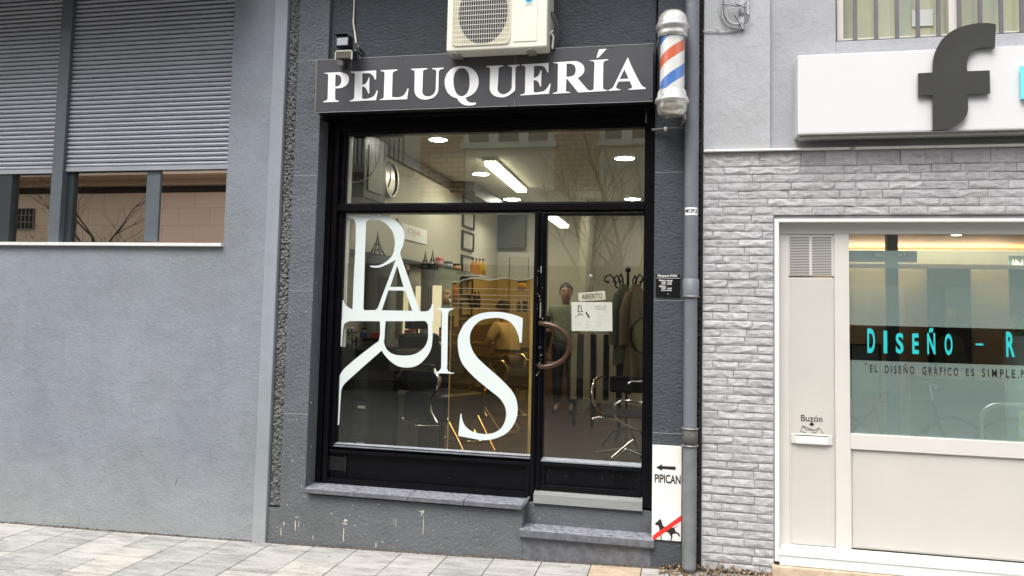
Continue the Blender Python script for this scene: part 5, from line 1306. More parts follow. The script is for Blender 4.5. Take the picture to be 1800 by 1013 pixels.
M['tube'].node_tree.nodes['Principled BSDF'].inputs['Emission Strength'].default_value = TUBE
tz_ = H+1.13; a = W(962, 381, 4.0); tube_light(a.x, 4.0, 5.5, tz_, 'second fluorescent light, hanging lower, seen at the top left of the door pane', W(990, 402, 5.4).x)
# pictures column on the left wall
for i, (y0_, y1_) in enumerate(((350, 363), (371, 402), (408, 441), (450, 481), (489, 521), (528, 556), (562, 590))):
    Y0_, Y1_ = 4.15, 4.72
    zt_p = wz(818, y0_, 0)  # height resolved on the wall plane below
    dd = (Y0_+Y1_)/2
    px_ = 0
    z1_, z0_ = None, None
    zt1 = W(818, y0_, dd).z; zb1 = W(818, y1_, dd).z
    e_ = empty('picture_frame', (LWX+.01, dd, zb1), 'black framed certificate, %s in the column on the salon wall' % ('topmost', 'second from the top', 'third from the top', 'middle', 'third from the bottom', 'second from the bottom', 'lowest')[i], 'picture', 'framed certificates in a column on the salon wall')
    m_ = MB(); x0 = LWX+.001; m_.box(x0, x0+.025, Y0_, Y1_, zt1-.025, zt1); m_.box(x0, x0+.025, Y0_, Y1_, zb1, zb1+.025); m_.box(x0, x0+.025, Y0_, Y0_+.05, zb1+.025, zt1-.025); m_.box(x0, x0+.025, Y1_-.05, Y1_, zb1+.025, zt1-.025); m_.build('frame', M['iblack'], e_)
    m_ = MB(); m_.box(x0, x0+.012, Y0_+.05, Y1_-.05, zb1+.025, zt1-.025); m_.build('print', M['iwall'], e_)
    m_ = MB()
    for j in range(4): zz_ = lerp(zb1+.07, zt1-.07, j/3); m_.box(x0+.012, x0+.0135, Y0_+.16, Y1_-.16, zz_-.006, zz_+.006)
    m_.build('printed_lines', M['greyink'], e_)
# clock
cY = 1.55; cz_ = W(690, 316, cY).z
e_ = empty('wall_clock', (LWX+.02, cY, cz_), 'round dark-faced clock with a chrome rim high on the salon wall', 'clock')
m_ = MB(); m_.lathe([(.160, 0), (.175, .0), (.175, .05), (.160, .045)], (LWX+.001, cY, cz_), 'x', 36); m_.build('rim', rgb('steel_rim', (.35, .34, .31), .35, .6), e_)
m_ = MB(); m_.cyl((LWX+.001, cY, cz_), .155, .03, 'x', 36); m_.build('face', rgb('dark_clock_face', (.03, .028, .025), .22), e_)
m_ = MB(); m_.box(LWX+.032, LWX+.035, cY-.006, cY+.006, cz_, cz_+.12); m_.tube([(LWX+.036, cY, cz_), (LWX+.036, cY-.05, cz_-.08)], .005, 5); m_.build('hands', M['white'], e_)
# black box added in place of the dark area at upper left, with hanging cable
a = W(607, 242, .42); b_ = W(655, 349, .42)
e_ = empty('dark_area_box', ((a.x+b_.x)/2, .6, b_.z), 'added black box standing for the dark area at the upper left corner of the salon', 'cabinet'); m_ = MB(); m_.box(LWX+.002, wx(640, 300, .42), .42, .9, b_.z+.01, CZ-.105); m_.build('box', M['iblack'], e_, bevel=.01)
m_ = MB(); m_.box(wx(640, 300, .42)+.001, wx(640, 300, .42)+.008, .5, .8, b_.z+.08, CZ-.2); m_.build('box_side_plate', M['mullD'], e_)
m_ = MB(); m_.tube([W(x_, y_, .34) for x_, y_ in ((604, 318), (615, 321), (632, 320), (646, 314), (657, 300), (663, 285), (668, 268))], .0045, 6); o = m_.build('cable', M['cablew']); tag(o, 'pale cable curving behind the transom pane at the left', 'cable')
# stations along the left wall
def perfmat():
    m, nt, b = newmat('perforated_grey')
    v = pos(nt, (62, 62, 62)); s = nt.nodes.new('ShaderNodeSeparateXYZ'); nt.links.new(v, s.inputs[0])
    def wv(o_):
        f_ = nt.nodes.new('ShaderNodeMath'); f_.operation = 'FRACT'; nt.links.new(o_, f_.inputs[0])
        g_ = nt.nodes.new('ShaderNodeMath'); g_.operation = 'GREATER_THAN'; g_.inputs[1].default_value = .4; nt.links.new(f_.outputs[0], g_.inputs[0]); return g_.outputs[0]
    mm = nt.nodes.new('ShaderNodeMath'); mm.operation = 'MULTIPLY'; nt.links.new(wv(s.outputs['X']), mm.inputs[0]); nt.links.new(wv(s.outputs['Z']), mm.inputs[1])
    nt.links.new(mixc(nt, mm.outputs[0], (.34, .345, .32), (.03, .03, .03)), b.inputs['Base Color']); b.inputs['Roughness'].default_value = .5
    return m
M['perf'] = perfmat()
def column(px0, px1, pyt, Y, label, pf=True):
    a_ = W(px0, pyt, Y); b__ = W(px1, pyt, Y); r = (b__.x-a_.x)/2; cx_ = (a_.x+b__.x)/2
    e_ = empty('station_column', (cx_, Y+.08, FZ), label, 'column', 'grey columns of the styling stations')
    m_ = MB(); n = 14; pr_ = [(cx_-r, Y+.22)]+[(cx_-r*math.cos(PI*i/n), Y+.10-.10*math.sin(PI*i/n)) for i in range(n+1)]+[(cx_+r, Y+.22)]
    k_ = len(pr_); vs = [(x_, y_, FZ) for x_, y_ in pr_]+[(x_, y_, a_.z) for x_, y_ in pr_]
    m_.add(vs, [(i, (i+1) % k_, (i+1) % k_+k_, i+k_) for i in range(k_)], 0); m_.add(vs[k_:], [tuple(range(k_))]); m_.build('body', M['igrey'], e_)
    if pf:
        m_ = MB()
        vs = []; q0 = 8; q1 = 12
        for i in range(q0, q1+1):
            x_, y_ = cx_-(r+.003)*math.cos(PI*i/n), Y+.10-.103*math.sin(PI*i/n); vs += [(x_, y_, FZ+.35), (x_, y_, a_.z-.18)]
        m_.add(vs, [(2*i, 2*i+2, 2*i+3, 2*i+1) for i in range(q1-q0)]); m_.build('perforated_panel', M['perf'], e_, recalc=False)
    return cx_, Y+.1, a_.z
c1_ = column(638, 683, 450, 1.05, 'grey perforated column behind the leg of the letter A')
c2_ = column(736, 762, 474, 2.25, 'grey column between two warm light strips')
def tower(px, pyt, pyb, Y, label, r=.05):
    b__ = W(px, pyb, Y); t_ = W(px, pyt, Y); h_ = t_.z-b__.z
    e_ = empty('tower_figurine', (b__.x, Y, b__.z), label, 'figurine', 'dark metal tower figurines'); m_ = MB(); r = h_*.22
    def hw(u): return r*(1-u)**2.2+.004*(1-u)
    for sx, sy in ((1, 1), (1, -1), (-1, 1), (-1, -1)):
        m_.tube([(b__.x+sx*hw(u), Y+sy*hw(u), b__.z+h_*u) for u in (0, .1, .2, .3, .45, .6, .8, 1)], [.010*h_/.25, .009*h_/.25, .008*h_/.25, .007*h_/.25, .006*h_/.25, .004*h_/.25, .003*h_/.25, .0015], 5)
    for u in (.2, .42): w_ = hw(u)+.006; m_.box(b__.x-w_, b__.x+w_, Y-w_, Y+w_, b__.z+h_*u-.004, b__.z+h_*u+.006)
    m_.box(b__.x-hw(.12), b__.x+hw(.12), Y-hw(.12), Y+hw(.12), b__.z+h_*.11, b__.z+h_*.13)
    m_.build('lattice', M['iblack'], e_)
    m_ = MB(); m_.box(b__.x-r*1.1, b__.x+r*1.1, Y-r*1.1, Y+r*1.1, b__.z-.006, b__.z); m_.build('foot_plate', M['iblack'], e_)
tower(663, 406, 448, 1.13, 'tallest dark tower figurine, inside the bowl of the letter P'); tower(644, 408, 448, 1.2, 'dark tower figurine half hidden by the stem of the letter P'); tower(747, 440, 472, 2.3, 'left one of two thin tower figurines on the far column'); tower(760, 438, 472, 2.34, 'right one of two thin tower figurines on the far column')
# mirror, rail, light strips
mr_ = empty('station_mirror', (LWX+.03, 1.8, H-.3), 'tall frameless mirror at the first styling station', 'mirror')
m_ = MB(); m_.box(LWX+.012, LWX+.018, 1.32, 2.2, H-.34, H+.40); m_.build('glass', M['mirror'], mr_)
m_ = MB(); m_.box(LWX+.001, LWX+.05, .35, 3.0, H+.405, H+.45); m_.build('top_rail', M['iblack'], mr_)
m_ = MB(); m_.box(LWX+.001, LWX+.04, 1.28, 1.32, H-.34, H+.404); m_.build('side_trim', M['cream'], mr_)
def strip(px0, px1, py0, py1, Y, label):
    a_ = W(px0, py0, Y); b__ = W(px1, py1, Y); e_ = empty('light_strip', ((a_.x+b__.x)/2, Y, b__.z), label, 'lamp', 'vertical light strips beside the mirrors')
    m_ = MB(); m_.box(a_.x, b__.x, Y, Y+.02, b__.z, a_.z); m_.build('diffuser', M['led'], e_)
    m_ = MB(); m_.box(a_.x-.008, b__.x+.008, Y+.021, Y+.05, b__.z-.01, a_.z+.01); m_.build('backing', M['igrey'], e_)
strip(731, 738.5, 503, 672, 2.30, 'warm vertical light strip left of the far column'); strip(760.5, 771, 502, 668, 2.22, 'brighter warm vertical light strip right of the far column')
M['led'].node_tree.nodes['Principled BSDF'].inputs['Emission Strength'].default_value = .42
# worktop and cabinets
e_ = empty('worktop', (LWX+.25, 1.6, H-.42), 'long black worktop running along the salon wall', 'counter')
WTZ = H-.40
m_ = MB(); m_.box(LWX+.001, LWX+.46, .96, 3.1, WTZ-.035, WTZ); m_.build('top', rgb('grey_marble_top', (.12, .12, .10), .15), e_, bevel=.005)
m_ = MB(); m_.box(LWX+.001, LWX+.40, 1.45, 2.1, FZ, WTZ-.036); m_.build('cabinet', M['iblack'], e_, bevel=.005)
m_ = MB(); m_.box(LWX+.401, LWX+.405, 1.47, 2.08, FZ+.62, WTZ-.1); m_.build('cabinet_door', M['leather'], e_)
e_ = empty('low_cabinet', (LWX+.3, 1.0, FZ), 'grey-green low cabinet beside the perforated column', 'cabinet')
a = W(676, 690, 1.25); m_ = MB(); m_.box(LWX+.30, wx(722, 690, 1.25), 1.22, 1.5, FZ+.02, FZ+.62); m_.build('body', rgb('grey_green_panel', (.16, .165, .13), .5), e_, bevel=.006)
m_ = MB(); m_.box(LWX+.30, wx(724, 690, 1.25), 1.20, 1.52, FZ+.621, FZ+.65); m_.build('top', rgb('pale_top2', (.42, .41, .33), .4), e_)
CBZ = W(620, 612, .5).z
e_ = empty('drawer_cabinet', (-2.45, .6, FZ), 'black lacquered drawer cabinet at the left foot of the window', 'cabinet')
cx0_, cx1_ = LWX+.005, wx(650, 700, .40)
m_ = MB(); m_.box(cx0_, cx1_, .40, .92, FZ, CBZ-.03); m_.box(cx0_, cx1_+.015, .385, .94, CBZ-.03, CBZ); m_.build('carcass', M['iblack'], e_, bevel=.004)
for i, (za, zb__) in enumerate(((.63, .95), (.36, .61), (.06, .34))):
    hgt = CBZ-FZ; z1_ = FZ+za*hgt; z0_ = FZ+zb__*hgt; m_ = MB(); m_.box(-2.52, cx1_-.012, .386, .399, z1_, z0_); d_ = m_.build('drawer', rgb('drawer_black%d' % i, (.014, .014, .015), .25), e_, bevel=.004)
    m_ = MB(); xm_ = (-2.50+cx1_)/2; m_.box(xm_-.03, xm_+.03, .376, .384, z0_-.05, z0_-.03); m_.build('handle', M['alu'], d_)
# clutter --------------------------------------------------------
def bottle(name, px, pyb, Y, r, h, col, label, cat='bottle', neck=True, group=None, cap=None, rough=.2):
    c = W(px, pyb, Y); e_ = empty(name, c, label, cat, group); m_ = MB()
    if neck: pf_ = [(0, 0), (r, 0), (r, h*.62), (r*.85, h*.70), (r*.38, h*.78), (r*.36, h*.88), (0, h*.88)]
    else: pf_ = [(0, 0), (r, 0), (r*1.02, h*.5), (r, h*.8), (0, h*.8)]
    m_.lathe(pf_, c, 'z', 16); m_.build('body', col, e_)
    m_ = MB(); rr_ = r*.42 if neck else r*1.03; m_.lathe([(rr_, h*(.885 if neck else .805)), (rr_, h), (0, h)], c, 'z', 16); m_.build('cap', cap or M['iblack'], e_)
    m_ = MB(); m_.lathe([(r*1.015, h*.18), (r*1.015, h*.48)], c, 'z', 16); m_.build('paper_label', rgb('label_tone', (.45, .42, .34), .6) if 'label_tone' not in bpy.data.materials else bpy.data.materials['label_tone'], e_, recalc=False)
    return e_
cG = rgb('olive_glass', (.20, .24, .06), .15); cB = rgb('brown_glass', (.045, .022, .01), .12); cO = rgb('orange_plastic', (.60, .24, .07), .35); cY_ = rgb('yellow_plastic', (.62, .38, .03), .3); cR = rgb('red_plastic', (.55, .04, .03), .35); cBl = rgb('blue_plastic', (.06, .12, .42), .35); cP = rgb('pink_pot', (.52, .34, .30), .4); cT = rgb('tan_box', (.50, .30, .14), .6)
bottle('spray_bottle', 607, 609, .55, .017, .155, cG, 'olive spray bottle at the left end of the drawer cabinet')
bottle('spray_bottle', 614, 610, .50, .014, .12, cG, 'smaller olive bottle beside the clippers')
def clipper(px, pyb, Y, label):
    c = W(px, pyb, Y); e_ = empty('hair_clipper', c, label, 'clipper', 'chrome clippers on the drawer cabinet'); m_ = MB(); m_.box(c.x-.014, c.x+.014, Y-.012, Y+.012, c.z, c.z+.09); m_.build('body', M['chrome'], e_, bevel=.005); m_ = MB(); m_.box(c.x-.016, c.x+.016, Y-.013, Y+.013, c.z+.091, c.z+.108); m_.build('blade', M['alu'], e_); m_ = MB(); m_.box(c.x-.0145, c.x+.0145, Y-.014, Y-.0125, c.z+.03, c.z+.06); m_.build('grip', M['iblack'], e_)
clipper(620, 610, .52, 'left chrome clipper of the pair'); clipper(627, 610, .54, 'right chrome clipper of the pair')
c = W(612, 592, .62)
e_ = empty('clipper_stand', (c.x, .62, CBZ), 'black clipper charging stand with chrome tips', 'stand'); m_ = MB(); m_.box(c.x-.035, c.x+.05, .58, .70, CBZ+.001, CBZ+.13); m_.build('body', M['iblack'], e_, bevel=.008); m_ = MB(); m_.ball((c.x-.012, .62, CBZ+.15), .018); m_.ball((c.x+.03, .62, CBZ+.15), .018); m_.build('clipper_head', M['chrome'], e_)
def boxy(name, px0, px1, py0, py1, Y, dep, mat, label, cat='box'):
    a_ = W(px0, py0, Y); b__ = W(px1, py1, Y); e_ = empty(name, ((a_.x+b__.x)/2, Y, b__.z), label, cat); m_ = MB(); m_.box(a_.x, b__.x, Y, Y+dep, b__.z, lerp(b__.z, a_.z, .72)); m_.build('body', mat, e_, bevel=.003)
    m_ = MB(); m_.box(a_.x-.002, b__.x+.002, Y-.002, Y+dep+.002, lerp(b__.z, a_.z, .735), a_.z); m_.build('lid', mat, e_, bevel=.003); return e_
# a stepped shelf carrying the boxes behind the clippers
a = W(622, 595, 1.3)
boxy('plastic_box', 625, 640, 584, 592, 1.02, .1, cBl, 'blue plastic box in the window beside the red one'); boxy('plastic_box', 651, 667, 585, 594, 1.02, .1, cR, 'red plastic box behind the leg of the letter R')
m_ = MB(); m_.box(LWX+.05, wx(672, 600, 1.0), .96, 1.04, W(640, 599, 1.0).z, W(640, 594.2, 1.0).z); o = m_.build('tool_shelf', M['iblack'], bevel=.003); tag(o, 'narrow black shelf carrying the blue and red boxes', 'shelf')
bottle('cream_pot', 640, 592, 1.08, .026, .075, cP, 'pink pot behind the blue box', 'pot', neck=False)
boxy('plastic_box', 711, 721, 580, 596, 2.0, .08, cR, 'small red box on the worktop under the letter R'); bottle('lotion_bottle', 727, 597, 2.05, .032, .16, rgb('pink_lotion', (.5, .13, .12), .3), 'pink lotion bottle beside the left light strip')
bottle('wax_jar', 737, 600, 2.15, .028, .06, rgb('dark_green_jar', (.03, .05, .03), .2), 'dark green jar on the worktop', 'jar', neck=False); bottle('wax_jar', 748, 600, 2.1, .026, .07, rgb('amber_jar', (.12, .06, .03), .2), 'brown jar on the worktop', 'jar', neck=False)
bottle('hand_brush', 776, 600, 2.2, .028, .14, rgb('pale_red', (.45, .12, .10), .5), 'pale red tub right of the bright light strip', 'tub', neck=False)
def shelf(Y0_, Y1_, z, label, x1=LWX+.20):
    e_ = empty('glass_shelf', (LWX+.1, (Y0_+Y1_)/2, z), label, 'shelf', 'glass shelves on the salon wall'); m_ = MB(); m_.box(LWX+.002, x1, Y0_, Y1_, z-.010, z); m_.build('glass', M['shelfglass'], e_); m_ = MB()
    for y_ in (Y0_+.1, Y1_-.1): m_.box(LWX+.001, LWX+.12, y_-.01, y_+.01, z-.03, z-.011)
    m_.build('bracket', M['chrome'], e_)
zS1 = W(800, 474, 3.2).z
shelf(2.75, 4.1, zS1, 'upper glass shelf carrying jars on the salon wall')
def onshelf(px, z, Y): return W(px, 400, Y).x
def jar(px, Y, z, r, h, col, label, neck=False, cap=None):
    x_ = wx(px, 480, Y); c = Vector((x_, Y, z+.001)); e_ = empty('product_jar' if not neck else 'product_bottle', c, label, 'jar' if not neck else 'bottle', 'hair products on the wall shelves'); m_ = MB()
    pf_ = [(0, 0), (r, 0), (r, h*.62), (r*.85, h*.70), (r*.38, h*.78), (r*.36, h*.88), (0, h*.88)] if neck else [(0, 0), (r, 0), (r, h*.72), (0, h*.72)]
    m_.lathe(pf_, c, 'z', 16); m_.build('body', col, e_); m_ = MB(); rr_ = r*.42 if neck else r*1.04; m_.lathe([(rr_, h*(.885 if neck else .725)), (rr_, h), (0, h)], c, 'z', 16); m_.build('cap', cap or M['iblack'], e_)
jar(772, 2.95, zS1, .045, .12, rgb('white_red_jar', (.45, .25, .22), .3), 'white and red jar at the near end of the upper shelf', cap=cR); jar(787, 3.2, zS1, .055, .09, rgb('grey_jar', (.33, .35, .36), .3), 'squat grey jar on the upper shelf')
jar(741, 2.8, zS1, .05, .07, M['iblack'], 'squat black tin beside the tower figurines'); jar(803, 3.5, zS1, .05, .085, cT, 'tan jar on the upper shelf')
for i, px in enumerate((831, 837, 843, 849)): jar(px, 4.35+.05*i, W(838, 484, 4.4).z, .035, .22, cO if i < 2 else cY_, ('first', 'second', 'third', 'last')[i]+' from the left of four orange and yellow bottles', neck=True)
m_ = MB(); m_.box(LWX+.002, wx(855, 480, 4.6), 4.22, 4.6, W(838, 484, 4.4).z-.02, W(838, 484, 4.4).z); o = m_.build('wall_shelf', M['white'], bevel=.002); tag(o, 'white shelf under the orange and yellow bottles', 'shelf')
zS2 = W(780, 536, 3.0).z; shelf(2.7, 3.9, zS2, 'lower glass shelf behind the letter I')
a = W(777, 509, 2.95); jar(782, 2.95, zS2, .055, .17, cT, 'tan carton on the lower glass shelf', cap=cT); jar(790, 3.1, zS2, .025, .10, M['white'], 'slim white tube on the lower glass shelf'); jar(800, 3.3, zS2, .04, .27, cO, 'tall orange bottle on the lower glass shelf', neck=True)
zS3 = W(835, 541, 4.6).z
m_ = MB(); m_.box(LWX+.30, wx(848, 540, 4.7), 4.55, 4.75, zS3-.025, zS3); o = m_.build('wall_shelf', M['iwall2'], bevel=.002); tag(o, 'small shelf under the dark bottles beside the certificates', 'shelf')
for i, px in enumerate((822, 826, 836, 842)): jar(px, 4.62, zS3, .032, .21, cB, ('leftmost', 'second', 'third', 'rightmost')[i]+' of four dark brown bottles beside the certificates', neck=True)
# right-hand shelf tower at the back of the window
a = W(903, 505, 5.15); b_ = W(931, 505, 5.15)
e_ = empty('shelf_tower', ((a.x+b_.x)/2, 5.3, FZ), 'white shelf tower with bottles at the back of the salon', 'shelf'); m_ = MB(); m_.box(b_.x-.02, b_.x, 5.15, 5.19, FZ, W(930, 470, 5.15).z)
for py in (509, 548, 590): z_ = W(915, py, 5.15).z; m_.box(a.x, b_.x-.021, 5.151, 5.19, z_-.02, z_)
m_.build('frame', M['cream'], e_)
jar(918, 5.17, W(915, 509, 5.15).z, .06, .13, cY_, 'yellow jar on top of the white shelf tower'); jar(913, 5.17, W(915, 548, 5.15).z, .03, .16, cB, 'dark bottle on the white shelf tower', neck=True); jar(924, 5.17, W(915, 548, 5.15).z, .035, .15, cB, 'wide dark jar on the white shelf tower')
# wall sign with pale letters, and the small dark capitals above the mirror
e_ = empty('wall_sign', (LWX+.01, 2.3, H+.75), 'pale board with faint red capitals above the station mirror', 'sign'); a = W(718, 397, 1.95); b_ = W(754, 420, 2.5)
m_ = MB(); m_.box(LWX+.001, LWX+.012, 1.95, 2.75, W(735, 424, 2.3).z, W(735, 398, 2.3).z); m_.build('board', M['paper'], e_)
m_ = MB(); zz0, zz1 = W(735, 415, 2.3).z, W(735, 404, 2.3).z
text_w(m_, 'OJA', 0, .42, zz0, zz1, 0, xf2=lambda p: (LWX+.0132, 2.12+p[0], p[2])); m_.build('lettering', rgb('faded_red', (.55, .30, .25), .6), e_, recalc=False)
e_ = empty('wall_letters', (LWX+.01, 1.3, H+.75), 'row of small black ornamental letters on the salon wall', 'sign')
for ch, px, py in (('B', 656, 374), ('A', 672, 382), ('R', 681, 386), ('&', 698, 396)):
    Yq = None; lo, hi = .3, 5
    for _ in range(30):
        mid = (lo+hi)/2
        if W(px, py, mid).x < LWX: hi = mid
        else: lo = mid
    Yq = lo; zq_ = W(px, py, Yq).z; m_ = MB(); text_w(m_, ch, 0, .16, zq_-.05, zq_+.07, 0, bold=.03, xf2=lambda p: (LWX+.004, Yq-.08+p[0], p[2])); m_.build('letter', M['iblack'], e_, recalc=False)
# amber screen
e_ = empty('amber_screen', (wx(864, 700, .5), .5, FZ), 'translucent amber plastic screen standing inside the window behind the letter S', 'screen')
a = W(795, 520, .5); b_ = W(937, 520, .5)
m_ = MB(); n = 24; zt = [W(lerp(795, 937, i/n), 497 if i in (0, 1, 2) else 492+2.0*math.sin(i*.7), .5).z for i in range(n+1)]
vs = [(lerp(a.x, b_.x, i/n), .5+.004*math.sin(i*.9), FZ+.02) for i in range(n+1)]+[(lerp(a.x, b_.x, i/n), .5+.006*math.sin(i*1.3), zt[i]) for i in range(n+1)]
m_.add(vs, [(i, i+1, i+n+2, i+n+1) for i in range(n)], 0, True); m_.build('sheet', M['amber'], e_, recalc=False)
m_ = MB(); m_.tube([(vs[n+1+i][0], vs[n+1+i][1], vs[n+1+i][2]+.004) for i in range(n+1)], .005, 6)
for py in (508, 519, 527, 535, 543): zz = W(865, py, .49).z; m_.box(a.x+.01, b_.x-.005, .489, .491, zz-.0016, zz+.0016)
m_.build('pale_edging', M['cream'], e_)
m_ = MB(); m_.box(b_.x-.018, b_.x+.004, .492, .512, FZ, zt[-1]); m_.box(a.x-.006, a.x, .492, .512, FZ, zt[0]); m_.build('upright', rgb('amber_wood', (.45, .30, .08), .4), e_)
m_ = MB(); m_.box(a.x-.01, b_.x+.01, .44, .56, FZ, FZ+.018); m_.build('foot', M['iblack'], e_)
# barber chairs --------------------------------------------------
def barber_chair(loc, rz, label):
    e_ = empty('barber_chair', loc, label, 'chair', 'black and chrome barber chairs at the stations'); x, y, z = loc
    def mk(n_, m_, mat, bev=0): return m_.build(n_, mat, e_, bevel=bev)
    m_ = MB(); m_.lathe([(0, 0), (.30, 0), (.30, .02), (.24, .04), (.08, .06), (.05, .10), (0, .10)], (x, y, z), 'z', 28); mk('base', m_, M['chrome'])
    m_ = MB(); m_.cyl((x, y, z+.08), .045, .36, 'z', 16); mk('pedestal', m_, M['chrome'])
    m_ = MB(); m_.box(x-.27, x+.25, y-.27, y+.27, z+.36, z+.60); mk('seat', m_, M['leather'], .04)
    m_ = MB(); m_.add([(x+.20, y-.24, z+.56), (x+.30, y-.24, z+.56), (x+.44, y-.22, z+1.10), (x+.34, y-.22, z+1.10), (x+.20, y+.24, z+.56), (x+.30, y+.24, z+.56), (x+.44, y+.22, z+1.10), (x+.34, y+.22, z+1.10)], [(0, 1, 2, 3), (4, 7, 6, 5), (0, 3, 7, 4), (1, 5, 6, 2), (3, 2, 6, 7), (0, 4, 5, 1)]); mk('backrest', m_, M['leather'], .03)
    m_ = MB(); m_.box(x+.35, x+.44, y-.12, y+.12, z+1.14, z+1.30); m_.tube([(x+.40, y, z+1.05), (x+.40, y, z+1.16)], .012, 6); mk('headrest', m_, M['leather'], .02)
    for s_ in (-1, 1):
        m_ = MB(); yy = y+s_*.29
        m_.tube([(x+.30, yy, z+.72), (x+.22, yy, z+.80), (x+.0, yy, z+.82), (x-.20, yy, z+.81), (x-.27, yy, z+.75), (x-.24, yy, z+.64), (x-.16, yy, z+.55), (x-.18, yy, z+.46), (x-.26, yy, z+.38)], [.016, .018, .02, .02, .024, .022, .018, .018, .014], 10); a_ = mk('armrest', m_, M['chrome'])
        m_ = MB(); m_.box(x-.19, x+.22, yy-.03, yy+.03, z+.825, z+.86); b__ = m_.build('arm_pad', M['leather'], a_, bevel=.012)
    m_ = MB()
    for s_ in (-1, 1): m_.tube([(x-.22, y+s_*.18, z+.45), (x-.40, y+s_*.17, z+.24), (x-.50, y+s_*.17, z+.12)], .013, 8)
    m_.tube([(x-.50, y-.17, z+.12), (x-.50, y+.17, z+.12)], .013, 8); m_.box(x-.60, x-.46, y-.16, y+.16, z+.10, z+.115); mk('footrest', m_, M['chrome'])
    m_ = MB(); m_.tube([(x, y+.02, z+.30), (x+.10, y+.25, z+.32), (x+.14, y+.34, z+.36)], .010, 6); m_.ball((x+.14, y+.34, z+.37), .02); mk('pump_lever', m_, M['chrome'])
    e_.rotation_euler = (0, 0, rz); return e_
ch0 = barber_chair((-2.05, 1.30, FZ+.05), math.radians(148), 'nearest barber chair, navy black with chrome armrest curls, left of the amber screen')
move_copy(ch0, (-2.18, 2.75, FZ), math.radians(160), 'middle barber chair, seen through the top of the amber screen')
move_copy(ch0, (-2.12, 4.75, FZ), math.radians(-12), 'barber chair with the customer in the white shirt')
# chrome armchair near the door
e_ = empty('chrome_armchair', (-.52, 2.1, FZ), 'chrome tube armchair on a star base behind the door pane', 'chair'); x, y, z = -.52, 2.1, FZ
m_ = MB(); m_.box(x-.16, x+.24, y-.2, y+.2, z+.41, z+.45); m_.build('seat', M['leather'], e_, bevel=.02)
m_ = MB(); m_.box(x-.15, x+.23, y+.22, y+.26, z+.60, z+.76); m_.build('backrest', M['leather'], e_, bevel=.02)
for s_ in (-1, 1):
    m_ = MB(); xx_ = x+.04+s_*.27
    m_.tube([(xx_+.02, y+.25, z+.74), (xx_-.0, y+.10, z+.76), (xx_-.03*1, y-.16, z+.74), (xx_-.04, y-.27, z+.66), (xx_-.03, y-.28, z+.56), (xx_+.02, y-.22, z+.46), (xx_+.10*-s_, y-.10, z+.38)], .013, 10); m_.build('armrest', M['chrome'], e_)
m_ = MB(); m_.cyl((x+.04, y, z+.08), .025, .32, 'z', 12); m_.build('stem', M['chrome'], e_)
for i in range(4):
    a_ = PI/4+i*PI/2+.35; m_ = MB(); m_.tube([(x+.04, y, z+.10), (x+.04+.33*math.cos(a_), y+.33*math.sin(a_), z+.025)], [.018, .011], 8); m_.build('leg', M['chrome'], e_)
# front chrome loop arm seen big in the door pane
kk = (950, 600, 4.22)
def Dp(ax, ay, Y): return W(kk[0]+ax/kk[2], kk[1]+ay/kk[2], Y)
m_ = MB(); m_.tube([Dp(770, 455, 1.6), Dp(690, 450, 1.6), Dp(600, 440, 1.58), (Dp(555, 470, 1.56)), Dp(540, 520, 1.55), Dp(560, 575, 1.56), Dp(620, 620, 1.6), Dp(690, 650, 1.64), Dp(720, 660, 1.7)], .013, 10)
m_.tube([Dp(385, 578, 1.6), Dp(430, 562, 1.6), Dp(500, 575, 1.62), Dp(570, 595, 1.66)], .010, 8); m_.tube([Dp(650, 320, 2.0), Dp(680, 298, 2.0), Dp(780, 300, 2.0)], .012, 8)
m_.build('arm_loop', M['chrome'], e_)
m_ = MB(); m_.tube([Dp(525, 865, 1.7), Dp(600, 800, 1.75), Dp(690, 735, 1.8)], [.010, .014, .016], 8); m_.build('front_leg', M['chrome'], e_)
e_ = empty('room_divider', (wx(1046, 640, 3.9), 3.9, FZ), 'slatted cream and dark room divider standing behind the door pane', 'screen')
xa_, xb_ = wx(1003, 640, 3.9), wx(1094, 640, 3.9); zt_d = W(1046, 588, 3.9).z; zb_d = W(1046, 704, 3.9).z
for i in range(8):
    m_ = MB(); x0 = lerp(xa_, xb_, i/8)+.004; x1 = lerp(xa_, xb_, (i+1)/8)-.004; m_.box(x0, x1, 3.9+(.02 if i % 2 else 0), 3.925+(.02 if i % 2 else 0), zb_d, zt_d); m_.build('slat', rgb('divider_cream', (.34, .31, .22), .7) if i == 0 else (bpy.data.materials['divider_cream'] if i % 2 == 0 else M['leather']), e_, bevel=.002)
for px_ in (1008, 1040, 1088): m_ = MB(); x0 = wx(px_, 700, 3.9); m_.box(x0-.02, x0+.02, 3.95, 3.98, FZ, zt_d); m_.build('leg', M['iblack'], e_)
